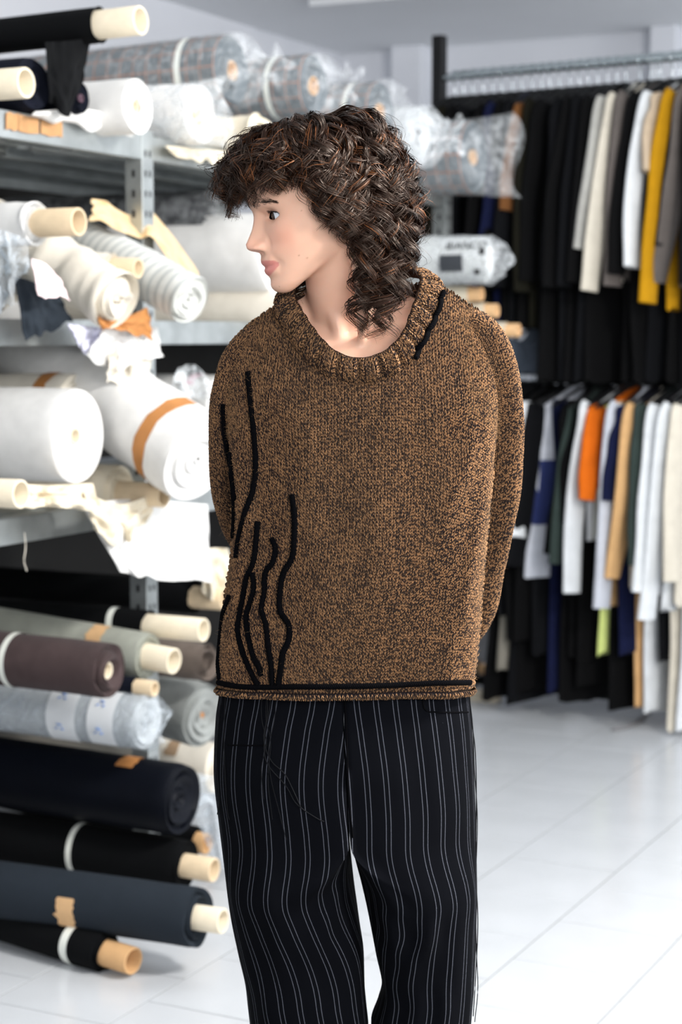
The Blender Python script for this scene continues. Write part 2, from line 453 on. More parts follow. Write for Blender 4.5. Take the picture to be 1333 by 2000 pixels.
def axis(az, el):
    a = math.radians(az); c, s = math.cos(a), math.sin(a)
    d = np.array([D2[0] * c - D2[1] * s, D2[0] * s + D2[1] * c, 0])
    e = math.radians(el)
    return norm(d * math.cos(e) + UP * math.sin(e))
def ringpts(c, a, r, n=48, sag=1.0):
    s = norm(np.cross(a, UP)); u = np.cross(s, a)
    th = np.linspace(0, 2 * np.pi, n, endpoint=False)
    return c + r[..., None] * (s * np.cos(th)[:, None] + u * np.sin(th)[:, None] * sag) if isinstance(r, np.ndarray) else c + r * (s * np.cos(th)[:, None] + u * np.sin(th)[:, None] * sag)
SEED = [100]
def roll(label, px, py, p, rpx, fm, az=0., el=0., L=1.25, core=None, core_r=.028, core_out=0., core_m=None, soft=.02, bands=(), papers=(), wrap=None, wrap_out=.1, wrap_m=None,
         layers=7, ragged=.004, sag=1.0, bend=0., name='fabric_roll', cat='fabric roll', hole=True, group=None, taper=0.0, wrap_flat=1.0, labelprint=False):
    SEED[0] += 3; sd = SEED[0]; r_ = np.random.default_rng(sd)
    E = on_v(px, py, FACE_V + p); a = axis(az, el)
    d = np.linalg.norm((E - C0) * [1, 1, 0]); R = rpx / (FPX / E[1])
    T = thing(name, label, cat, tuple(E - a * .3 - UP * R), group)
    nl, nc = 36, 52
    ss = np.linspace(0, 1, nl) ** 1.3 * L
    cen = E[None] - a[None] * ss[:, None] + UP[None] * (bend * (ss[:, None] / L) ** 2)
    s_ = norm(np.cross(a, UP)); u_ = np.cross(s_, a); th = np.linspace(0, 2 * np.pi, nc, endpoint=False)
    nz = smooth_noise((nl, nc), (7, 6), sd) ; nz[:, -6:] = nz[:, -6:] * np.linspace(1, 0, 6) + nz[:, :1] * np.linspace(0, 1, 6)
    nz2 = smooth_noise((nl, nc), (22, 4), sd + 1); nz2[:, -6:] = nz2[:, -6:] * np.linspace(1, 0, 6) + nz2[:, :1] * np.linspace(0, 1, 6)
    rad = R * (1 + soft * nz + soft * .45 * nz2 + taper * (ss / L)[:, None])
    rad[0] *= .975
    ring = s_ * np.cos(th)[:, None] + u_ * np.sin(th)[:, None] * sag
    P = cen[:, None] + rad[..., None] * ring[None]
    UVg = np.stack([np.broadcast_to(th / (2 * np.pi), (nl, nc)), np.broadcast_to(ss[:, None], (nl, nc))], -1)
    m = MB(); m.grid(P, closev=True, uv=UVg, flip=True)
    # end face: spirally wound layers, each a little in or out
    cr0 = core_r if (core is not None or hole) else .004
    rr = [rad[0]]; offs = [np.zeros(nc)]
    for k in range(layers):
        f0 = 1 - (k + .5) / layers; f1 = 1 - (k + 1) / layers
        base_r = cr0 + (R - cr0) * f0; nxt = cr0 + (R - cr0) * f1
        o_ = r_.normal(0, ragged) + ragged * .6 * np.sin(th * r_.integers(1, 4) + r_.uniform(0, 6))
        wob = 1 + .02 * np.sin(th * 2 + r_.uniform(0, 6))
        rr += [base_r * wob + .0006, nxt * wob if k < layers - 1 else np.full(nc, nxt)]
        offs += [o_, o_ - .0025]
    Q = np.array([E + a * o_[:, None] + r1[:, None] * ring for r1, o_ in zip(rr, offs)])
    m.grid(Q, closev=True, uv=np.zeros((Q.shape[0], nc, 2)) + .3)
    tail = cen[-1] + rad[-1][:, None] * ring
    m.add(tail, [list(range(nc))])
    if core is None and hole:
        dk = [E + cr0 * ring * .99 - a * .0, E - a * .18 + cr0 * ring * .97]
        m.grid(np.array(dk), closev=True, uv=np.zeros((2, nc, 2)) + .3)
    f = m.build('fabric', fm, T, sharp=50)
    if core is not None:
        c = MB(); cr = core_r; n2 = 32
        th2 = np.linspace(0, 2 * np.pi, n2, endpoint=False); rg = s_ * np.cos(th2)[:, None] + u_ * np.sin(th2)[:, None]
        prof = [(-.05, cr), (core_out - .0015, cr), (core_out, cr - .0012), (core_out, cr - .0052), (core_out - .002, cr - .0062), (-.16, cr - .0062)]
        c.grid(np.array([E + a * o_ + q * rg for o_, q in prof]), closev=True)
        c.add(E - a * .16 + (cr - .0062) * rg, [list(range(n2))])
        c.build('cardboard_core', core, T, sharp=40)
    for (dist, wd, bm) in bands:
        i = np.linspace(dist, dist + wd, 3)
        b = MB()
        rb = np.array([np.interp(th, th, np.array([np.interp(x, ss, rad[:, j]) for j in range(nc)])) for x in i]) + .0014
        cb = np.array([[np.interp(x, ss, cen[:, q]) for q in range(3)] for x in i])
        G = cb[:, None] + rb[..., None] * ring[None]
        b.grid(G, closev=True, flip=True); b.build('strap', bm, T)
    for (dist, wd, a0, a1, pm) in papers:      # a patch of paper tape on the roll, angles in degrees
        b = MB(); q = np.radians(np.linspace(a0, a1, 12)); i = np.linspace(dist, dist + wd, 6)
        G = []
        for x in i:
            cb = np.array([np.interp(x, ss, cen[:, k]) for k in range(3)])
            rb = np.interp(q % (2 * np.pi), th, np.array([np.interp(x, ss, rad[:, j]) for j in range(nc)]), period=2 * np.pi) + .0016
            jag = r_.normal(0, .0025, len(q)) if x in (i[0], i[-1]) else 0
            G.append(cb - (a[None] * np.array(jag)[..., None] if not np.isscalar(jag) else 0) + rb[:, None] * (s_ * np.cos(q)[:, None] + u_ * np.sin(q)[:, None] * sag))
        b.grid(np.array(G), flip=True); b.grid(np.array(G) - .0 + UP * .0004); b.build('paper_tape', pm, T)
    if wrap:
        SEED[0] += 1
        w = MB(); nw, ncw = 60, 72
        sw = np.linspace(-wrap_out, L * .97, nw); thw = np.linspace(0, 2 * np.pi, ncw, endpoint=False)
        rg = s_ * np.cos(thw)[:, None] + u_ * np.sin(thw)[:, None] * sag
        n1 = smooth_noise((nw, ncw), (16, 12), sd + 5) + .6 * smooth_noise((nw, ncw), (30, 22), sd + 6)
        n1[:, -8:] = n1[:, -8:] * np.linspace(1, 0, 8) + n1[:, :1] * np.linspace(0, 1, 8)
        rw = R * (1.05 + .035 * n1)
        tt = np.clip(-sw / max(wrap_out, 1e-6), 0, 1)
        if wrap == 'pinch':
            rw = rw * (1 - .80 * sstep(tt, .25, .85) + .35 * sstep(tt, .88, 1))[:, None] * (1 + .25 * sstep(tt, .3, .9)[:, None] * np.sin(thw * 9)[None])
            vert = 1 + 0 * tt; hor = vert
        elif wrap == 'flat':      # bag end pressed flat
            vert = 1 + .12 * tt; hor = 1 - .9 * sstep(tt, .15, 1)
        else:
            vert = hor = 1 - .35 * sstep(tt, .4, 1)
        rg3 = (s_ * np.cos(thw)[:, None])[None] * np.asarray(hor)[:, None, None] + (u_ * np.sin(thw)[:, None] * sag)[None] * np.asarray(vert)[:, None, None]
        cw = E[None] - a[None] * sw[:, None]
        jag = .02 * np.sin(thw * 3 + sd) * 1.0
        G = cw[:, None] + rw[..., None] * rg3 + a[None, None] * (tt ** 2)[:, None, None] * jag[None, :, None]
        w.grid(G, closev=True, flip=True)
        if wrap == 'cap': w.add(G[0], [list(range(ncw))])
        wo_ = w.build('plastic_wrap', wrap_m or P_CLEAR, T)
        if labelprint:
            blue = mat('blue_print', '#3b78c4', rough=.4); whit = mat('label_film', '#eef1f4', rough=.35, alpha=.8)
            for (dist, wd, a0, a1) in labelprint:
                q = np.radians(np.linspace(a0, a1, 14)); i = np.linspace(dist, dist + wd, 5)
                G2 = np.array([E - a * x + R * 1.095 * (s_ * np.cos(q)[:, None] + u_ * np.sin(q)[:, None] * sag) for x in i])
                MB().grid(G2, flip=True).build('label', whit, wo_)
                for k_ in range(2):
                    qa = math.radians(a0 + (a1 - a0) * (.28 + .44 * k_)); 
                    b = MB()
                    for (dx, dq, l, sl) in ((.0, .05, .5, .5), (.012, -.03, .35, -.6), (-.004, -.10, .28, .3)):
                        x0 = dist + wd * .45 + dx
                        pts = [E - a * (x0 + t_ * l * .03) + R * 1.105 * (s_ * math.cos(qa + dq + t_ * sl * .12) + u_ * math.sin(qa + dq + t_ * sl * .12) * sag) for t_ in np.linspace(0, 1, 5)]
                        b.tube(np.array(pts), [.0012, .0032, .0040, .0030, .0012], 6, flat=.4)
                    b.build('blue_mark', blue, wo_)
    return T
# ----- top of the shelving
roll('black fabric roll with long cream cardboard core at the very top left', 193, 49, .10, 34, F_BLACK, core=M_CREAM, core_out=.115, core_r=.033, soft=.012, el=1)
roll('navy roll ending in a torn cream core at the left edge, under the black roll', -32, 168, .10, 30, F_NAVY, core=M_CREAM, core_out=.11, core_r=.032, soft=.03)
roll('dark navy roll end beside the torn cream core on the top shelf', 62, 166, .02, 50, F_NAVY, hole=False, soft=.05, ragged=.008, layers=6)
roll('thin dark navy roll with purple core between navy and white rolls on top shelf', 158, 192, .05, 30, F_NAVY, core=mat('purple_core', '#4a3340', rough=.7), core_out=.002, core_r=.010, soft=.05, ragged=.006)
roll('white fabric roll with cream core hole on the top shelf', 268, 208, .10, 53, F_WHITE, core=M_CREAM, core_out=-.004, core_r=.019, soft=.015, ragged=.002, layers=10)
roll('grey plaid roll in clear plastic with white strap, largest on top of the shelving', 452, 138, -.10, 68, F_PLAID, core=M_TAN, core_out=.004, core_r=.028, wrap='pinch', wrap_out=.15, bands=[(.11, .018, M_BAND)], soft=.02, el=1.5)
roll('white roll in a milky plastic bag on the top shelf above the upright', 392, 222, .06, 58, F_WHITE, wrap='flat', wrap_out=.085, wrap_m=P_MILK, soft=.05, core=M_CORE, core_out=.003)
roll('grey plaid roll in plastic just right of the largest plaid roll', 612, 168, -.02, 60, F_PLAID, core=M_TAN, core_out=.004, wrap='pinch', wrap_out=.13, bands=[(.10, .018, M_BAND)], soft=.03)
roll('grey plaid roll in plastic behind the crown of the person', 742, 220, .02, 60, F_PLAID, core=M_TAN, core_out=.004, wrap='cap', wrap_out=.09, bands=[(.07, .015, M_BAND)], soft=.03)
roll('grey roll in crumpled milky plastic right of the curly hair', 815, 268, .06, 58, fab('pale_grey', '#c3c6c8'), wrap='pinch', wrap_out=.14, wrap_m=P_MILK, soft=.05)
roll('grey plaid roll in a plastic bag at the far right end of the top shelf', 925, 308, .14, 70, F_PLAID, core=M_TAN, core_out=.004, core_r=.026, wrap='flat', wrap_out=.16, soft=.03)
# ----- second tier
roll('white lace roll with wide beige cardboard core, second tier left', 70, 436, .10, 42, F_WHITE, core=M_CORE, core_out=.115, core_r=.031, soft=.08, ragged=.01)
roll('grey striped soft roll drooping on the second tier', 372, 586, .26, 50, F_STRIPE, az=-12, el=-24, L=.50, soft=.07, hole=False, ragged=.010, layers=6, bend=-.03, sag=.95)
roll('small beige cardboard core wrapped in white paper below the striped roll', 218, 522, .12, 27, F_IVORY, core=M_CORE, core_out=.075, core_r=.0235, el=-3, soft=.05)
roll('crumpled cream cloth roll hanging out of the second tier', 228, 588, .20, 60, F_IVORY, az=-10, el=-24, L=.46, soft=.13, ragged=.014, hole=False, layers=6)
roll('wide white roll behind the profile of the face, second tier', 545, 498, .04, 82, F_WHITE, soft=.02, hole=False)
roll('ivory roll under the wide white roll, second tier', 560, 606, .08, 38, F_IVORY, soft=.05, hole=False)
roll('black plastic wrapped roll deep under the top shelf', 405, 408, -.16, 36, F_MIDN, soft=.03, wrap='pinch', wrap_out=.08)
# ----- right end of the second and third tier
roll('white plastic wrapped roll just right of the neck curls', 848, 512, .06, 48, F_WHITE, wrap='pinch', wrap_out=.07, wrap_m=P_MILK, soft=.08)
bag = roll('plastic wrapped roll with black lettering beside the clothes rack', 948, 508, .25, 46, fab('ash', '#b9bcbc'), wrap='cap', wrap_out=.065, wrap_m=P_MILK, soft=.05)
for i, (x, y, p) in enumerate(((915, 575, .16), (945, 607, .20), (988, 645, .22))):
    roll(['uppermost of three kraft rolls behind the shoulder', 'middle one of three kraft rolls behind the shoulder', 'lowest of three kraft rolls behind the shoulder'][i], x, y, p, 16, F_CREAM, core=M_KRAFTL, core_out=.05, core_r=.0235, soft=.02, group='kraft rolls behind the shoulder')
# ----- third tier
roll('long white roll with brown tape at the back of the third tier', 150, 790, -.02, 60, F_IVORY, soft=.03, hole=False, papers=[(.045, .038, -20, 150, M_KRAFT)], az=-3)
roll('thick white roll with small dark core hole, third tier', 150, 852, .10, 93, F_WHITE, core=M_CREAM, core_out=-.003, core_r=.021, soft=.018, ragged=.0025, layers=11)
roll('large white roll with kraft tape band leaning out of the third tier', 388, 898, .31, 90, F_WHITE, az=-14, el=-24, L=.7, soft=.03, ragged=.004, hole=False, layers=12, papers=[(.075, .036, -75, 100, M_KRAFT)])
roll('cream roll with beige cardboard core below the large white roll', 232, 962, .06, 52, F_CREAM, core=M_CORE, core_out=.13, core_r=.029, el=-1, soft=.07)
roll('ragged cream cardboard core sticking out at the left edge, third tier', -22, 962, .12, 30, F_IVORY, core=M_CREAM, core_out=.085, core_r=.031, soft=.06)
roll('white roll with pink tape far back on the third tier beside the sleeve', 430, 785, -.10, 52, F_WHITE, soft=.03, papers=[(.05, .03, 40, 160, mat('pink_tape', '#dba3b4', rough=.6))])
# ----- fourth tier
roll('black roll with white strap and beige core behind the cream cores, fourth tier', 378, 1166, -.02, 33, F_BLACK, core=M_CORE, core_out=.10, core_r=.030, bands=[(.145, .016, M_BAND)], soft=.025, ragged=.005)
roll('thin black roll with white strap and long cream core, fourth tier', 284, 1221, .07, 30, F_BLACK, core=M_CREAM, core_out=.17, core_r=.0295, bands=[(.075, .018, M_BAND)], soft=.06, ragged=.008)
roll('grey green roll with kraft label and short cream core, fourth tier', 288, 1282, .12, 46, F_SAGE, az=-3, el=-3.5, core=M_CREAM, core_out=.080, core_r=.032, soft=.02, papers=[(.11, .045, 20, 84, M_KRAFTL)], ragged=.004)
roll('dark brown roll with cream core hole and white strap, fourth tier', 214, 1310, .16, 55, F_BROWN, el=-1, core=M_CREAM, core_out=-.004, core_r=.021, soft=.02, ragged=.006, layers=8, bands=[(.255, .016, M_BAND)])
roll('thin navy roll with cream core between brown and wrapped rolls', 262, 1341, .12, 20, F_NAVY, core=M_CORE, core_out=.06, core_r=.0195, soft=.02)
roll('taupe fuzzy roll end beside the cream cores, fourth tier', 398, 1292, .10, 37, F_TAUPE, soft=.05, ragged=.008, hole=True)
roll('grey ribbed wool roll sagging at the front of the fourth tier', 398, 1398, .04, 62, F_GREY, az=-10, el=-5, soft=.045, ragged=.006, core=M_KRAFT, core_out=-.004, core_r=.008)
roll('grey roll in milky plastic with blue printed labels, bottom of fourth tier', 286, 1410, .16, 54, fab('mist', '#a9aeb2'), az=0, el=-.5, soft=.02, wrap='cap', wrap_out=.03, wrap_m=P_FILM, labelprint=[(.05, .075, -50, 75), (.16, .085, -55, 85)], hole=False)
roll('ivory roll tucked behind the trousers below the fourth shelf', 425, 1500, -.05, 50, F_IVORY, soft=.03, papers=[(.10, .04, 30, 150, mat('kraft_dull', '#a58a6e', rough=.8))])
# ----- on the floor
roll('large midnight blue roll with kraft label, under the lowest shelf', 352, 1562, .20, 72, F_MIDN, az=0, el=-1, soft=.02, papers=[(.11, .05, 58, 95, M_KRAFT)], hole=False)
roll('thin black roll with tan core at back of the floor rolls', 384, 1644, .02, 30, F_BLACK, az=-3, el=-4, core=M_TAN, core_out=.035, core_r=.028, soft=.03)
roll('black roll with cream core resting behind the charcoal roll on the floor', 360, 1690, .20, 52, F_BLACK, az=2, el=-1, core=M_CORE, core_out=.085, core_r=.030, soft=.035, bands=[(.29, .016, M_BAND)])
roll('charcoal roll with kraft label and pale core, frontmost on the floor', 386, 1792, .46, 60, F_CHAR, az=2, el=0.6, core=M_CREAM, core_out=.065, core_r=.0285, soft=.012, ragged=.005, papers=[(.285, .045, -42, 22, M_KRAFTL)])
roll('slanting black roll with tan core and white strap lying on the floor', 205, 1860, .25, 41, F_BLACK, az=-8, el=-2.0, L=.8, core=M_TAN, core_out=.085, core_r=.031, soft=.03, bands=[(.075, .022, M_BAND)])
roll('kraft core of a roll on the floor at the far end of the shelving', 938, 1308, -.36, 20, F_TAUPE, L=.9, core=M_KRAFTL, core_out=.04, core_r=.027, soft=.02)
roll('short pale roll on the floor at the far end of the shelving', 962, 1366, -.10, 18, F_CREAM, L=.9, core=M_CREAM, core_out=.03, core_r=.024, soft=.02)

# lettering on the wrapped roll
tx = bpy.data.curves.new('lettering', 'FONT'); tx.body = 'BIANCO'; tx.size = .038; tx.extrude = .0004; tx.align_x = 'CENTER'
to = bpy.data.objects.new('lettering', tx); COL.objects.link(to)
dgx = bpy.context.evaluated_depsgraph_get(); dgx.update()
tme = bpy.data.meshes.new_from_object(to.evaluated_get(dgx)); bpy.data.objects.remove(to)
tv = np.empty(len(tme.vertices) * 3, np.float32); tme.vertices.foreach_get('co', tv); tv = tv.reshape(-1, 3).astype(float)
bE = on_v(948, 508, FACE_V + .25); ba = axis(0, 0); bR = 46 / (FPX / bE[1]) * 1.115
bs_ = norm(np.cross(ba, UP)); bu_ = np.cross(bs_, ba)
side_s = -1 if bs_[1] > 0 else 1
ang0 = math.radians(180 - 24) if side_s < 0 else math.radians(24)
ang = ang0 + (tv[:, 1] / bR) * (1 if side_s > 0 else -1)
NP = bE + ba[None] * (tv[:, :1] - .035) + (bR + tv[:, 2:]) * (bs_ * np.cos(ang)[:, None] + bu_ * np.sin(ang)[:, None])
tme.vertices.foreach_set('co', (NP - np.array(bag['_o'])).astype(np.float32).ravel())
tme.materials.clear(); tme.materials.append(mat('black_print', '#1a1a1c', rough=.5))
to = bpy.data.objects.new('lettering', tme); COL.objects.link(to); to.parent = bag
for (d0, d1_, a0, a1, nm, mm) in ((.045, .125, -26, 10, 'clear_window', mat('dark_window', '#3a3d42', rough=.3)), (-.030, -.012, 10, 24, 'printed_square', mat('black_print', '#1a1a1c')), (-.012, .006, -34, -22, 'printed_square', mat('black_print', '#1a1a1c'))):
    q_ = np.radians(np.linspace(a0, a1, 9))
    G = np.array([bE - ba * x + bR * (1.0 + (.0 if x > -.005 else -.03)) * (bs_ * np.cos(q_)[:, None] + bu_ * np.sin(q_)[:, None]) for x in np.linspace(d0, d1_, 6)])
    g = MB().grid(G, flip=True); g.grid(G - (bs_ * .0008)); g.build(nm, mm, bag)

# ---------------------------------------------------------------- loose cloths hanging out of the shelves
def drape(name, label, cat, outline, pt, pb, m, nf=4, amp=.012, seed=0, rag=4, thick=.002, n=(30, 26), group=None):
    """cloth between a top and a bottom polyline of photo points; pt, pb: distance out of the shelving face"""
    top, bot = (catmull(np.array(x, float), n[1]) for x in outline)
    r_ = np.random.default_rng(seed)
    G = np.empty((n[0], n[1], 3)); ph = r_.uniform(0, 6, 3)
    jag = smooth_noise((n[0], n[1]), (6, 8), seed)
    for i in range(n[0]):
        t = i / (n[0] - 1)
        for j in range(n[1]):
            s = j / (n[1] - 1)
            q = top[j] * (1 - t) + bot[j] * t
            q = q + np.array([rag * .6 * jag[i, j], rag * t * (jag[-1, j] * 2)])
            dep = pt * (1 - t) + pb * t + amp * .8 * (.25 + t) * (math.sin(s * nf * 4.0 + ph[0] + 1.2 * t) + .5 * math.sin(s * nf * 7 + ph[1] - 2 * t)) + amp * .8 * jag[i, j]
            G[i, j] = on_v(q[0], q[1], FACE_V + dep)
    m_ = MB(); m_.grid(G); B = G - D2 * thick
    m_.grid(B, flip=True)
    for e, fl in ((0, False), (-1, True)):
        m_.grid(np.stack([G[e], B[e]]), flip=not fl); m_.grid(np.stack([G[:, e], B[:, e]]), flip=fl)
    o = m_.build(name, m, None, origin=G[0].mean(0))
    return tag(o, label, cat, group)
DN = ('fabric_drape', 'fabric')
drape('fabric_drape', 'black cloth flap hanging from the topmost black roll', 'fabric', [[(88, 82), (130, 80), (180, 74)], [(98, 205), (135, 222), (160, 160)]], .07, .06, F_BLACK, 2, .008, 1)
drape('fabric_drape', 'white cloth tail with red selvedge lying on the top shelf edge', 'fabric', [[(70, 218), (150, 212), (230, 222)], [(60, 232), (150, 248), (262, 268)]], .04, .02, F_WHITE, 2, .008, 2)
roll('pale cream soft roll spilling over the top shelf beside the hair', 505, 268, .08, 42, F_CREAM, soft=.22, ragged=.02, hole=False, layers=5, el=-4)
drape('fabric_drape', 'pale cream cloth edge hanging over the top beam', 'fabric', [[(325, 284), (385, 290), (450, 296)], [(332, 300), (390, 312), (445, 322)]], .02, .03, F_CREAM, 3, .010, 3)
drape('plastic_sheet', 'crumpled clear plastic hanging at the left edge of the second tier', 'plastic', [[(-30, 440), (10, 450), (60, 470)], [(-20, 590), (15, 600), (52, 520)]], .20, .17, P_FILM, 3, .02, 4, 8)
drape('fabric_drape', 'black folded fabric hanging down from the second tier', 'fabric', [[(28, 540), (80, 555), (115, 575)], [(50, 662), (90, 652), (142, 622)]], .12, .10, F_CHAR, 2, .008, 5)
drape('paper_sheet', 'pink tissue paper corner below the cream cloth roll', 'paper', [[(62, 505), (88, 515), (118, 545)], [(76, 578), (102, 580), (136, 582)]], .17, .18, mat('pink_tissue', '#f0d9da', rough=.8), 1, .006, 6, 3)
drape('paper_sheet', 'torn kraft paper standing behind the striped roll', 'paper', [[(182, 388), (212, 396), (250, 420), (282, 402), (322, 440), (385, 520)], [(176, 440), (218, 450), (256, 462), (296, 474), (338, 510), (396, 612)]], -.05, .03, mat('kraft_pale', '#d8bd93', rough=.8, var=.12, vscale=20, bump=.4, bscale=40), 4, .020, 8, 9)
drape('paper_sheet', 'orange kraft paper strip below the cream cloth roll', 'paper', [[(192, 618), (225, 626), (290, 600)], [(200, 640), (236, 644), (300, 668)]], .17, .17, M_KRAFT, 3, .008, 9, 4)
drape('fabric_drape', 'lilac white cloth tip hanging below the orange paper', 'fabric', [[(130, 632), (165, 636), (206, 642)], [(150, 668), (168, 688), (192, 668)]], .13, .12, fab('lilac', '#c9c9da'), 2, .010, 10)
drape('fabric_drape', 'white gauze hanging below the second shelf beside the upright', 'fabric', [[(205, 640), (255, 630), (306, 640)], [(172, 700), (235, 722), (318, 690)]], .14, .12, F_WHITE, 2, .018, 11, 4)
drape('fabric_drape', 'white gauze end in front of the upright', 'fabric', [[(218, 690), (250, 690), (300, 695)], [(206, 738), (245, 756), (284, 756)]], .11, .11, F_IVORY, 2, .014, 12, 6)
drape('fabric_drape', 'large white sheet hanging down below the third shelf', 'fabric', [[(160, 985), (260, 975), (405, 985)], [(236, 1118), (310, 1130), (412, 1136)]], .12, .14, F_WHITE, 2, .014, 13, 2, n=(36, 34))
drape('fabric_drape', 'cream cloth fold over the top of the large white sheet', 'fabric', [[(162, 960), (230, 985), (300, 965)], [(185, 1035), (240, 1060), (296, 1000)]], .15, .15, F_CREAM, 3, .016, 14, 5)
drape('paper_sheet', 'flattened cream paper tube below the thick white roll', 'paper', [[(46, 946), (110, 948), (182, 944)], [(48, 988), (110, 992), (196, 998)]], .13, .16, M_CREAM, 1, .020, 15, 2, thick=.02)
drape('fabric_drape', 'cream frayed cloth beside the sleeve below the white sheet', 'fabric', [[(398, 1075), (420, 1070), (450, 1072)], [(396, 1160), (425, 1175), (455, 1170)]], .05, .05, F_CREAM, 3, .014, 16, 6)
drape('plastic_sheet', 'clear plastic film trailing down beside the trouser leg', 'plastic', [[(330, 1516), (390, 1510), (440, 1525)], [(384, 1600), (425, 1690), (462, 1700)]], .17, .16, P_FILM, 3, .02, 17, 6)
drape('plastic_sheet', 'milky plastic tuft on the third tier beside the shoulder', 'plastic', [[(350, 718), (378, 712), (405, 735)], [(330, 770), (380, 775), (425, 780)]], -.03, .0, P_MILK, 3, .02, 18, 6)
o = MB().tube(catmull([on_v(48, 1040, FACE_V + .05), on_v(50, 1070, FACE_V + .05), on_v(47, 1095, FACE_V + .052), on_v(52, 1115, FACE_V + .05)], 20), .0011, 6).build('loose_thread', F_IVORY, origin=on_v(48, 1040, FACE_V + .05))
tag(o, 'single white thread dangling below the third shelf', 'thread')

# ================================================================== clothes rack with two rails
BETA = math.radians(33)
RD = np.array([math.cos(BETA), -math.sin(BETA), 0]); WD = np.array([-math.sin(BETA), -math.cos(BETA), 0])   # along the rail; towards the camera
M_BLKM = mat('black_steel', '#0d0d0f', rough=.5, metal=.3)
M_CHROME = mat('chrome', '#c9d3d6', rough=.18, metal=1.0)
M_HANG = mat('hanger_black', '#131315', rough=.4)
RL = at(872, 152, 7.05)                     # left end of the top rail
Z_TOP = RL[2]; Z_LOW = at(1200, 708, 6.62)[2]
RLEN = 1.75
def rail_t(px):                             # distance along the rail that shows at this photo column
    k = (px - 666.5) / FPX
    return (k * RL[1] - RL[0]) / (RD[0] - k * RD[1])
rack = thing('clothes_rack', 'black steel clothes rack with two chrome rails full of garments, back right', 'clothes rack', tuple(RL * [1, 1, 0]))
base = RL * [1, 1, 0]
for t in (-.03, RLEN + .03):
    for w in (-.26, .26) if t > 0 else (0,):
        MB().box(base + RD * t + WD * w + UP * (Z_TOP + .16) / 2, RD, WD, UP, .022, .022, (Z_TOP + .16) / 2, .002).build('post', M_BLKM, rack, smooth=False)
    MB().box(base + RD * t + UP * .02, RD, WD, UP, .022, .30, .02, .003).build('foot', M_BLKM, rack, smooth=False)
MB().box(base + RD * RLEN / 2 - WD * .27 + UP * .03, RD, WD, UP, RLEN / 2, .015, .02, .003).build('base_bar', M_BLKM, rack, smooth=False)
for z in (Z_TOP, Z_LOW):
    for w, r in ((0, .0135), (-.10, .009)):
        p = [base + RD * t + WD * w + UP * (z + (.03 if w else 0)) for t in np.linspace(-.03, RLEN + .03, 8)]
        MB().tube(np.array(p), r, 14).build('rail', M_CHROME, rack)
for t in np.arange(.1, RLEN, .3):
    MB().tube(np.array([base + RD * t + UP * (Z_TOP), base + RD * t - WD * .10 + UP * (Z_TOP + .03)]), .006, 8).build('rail_bracket', M_CHROME, rack)

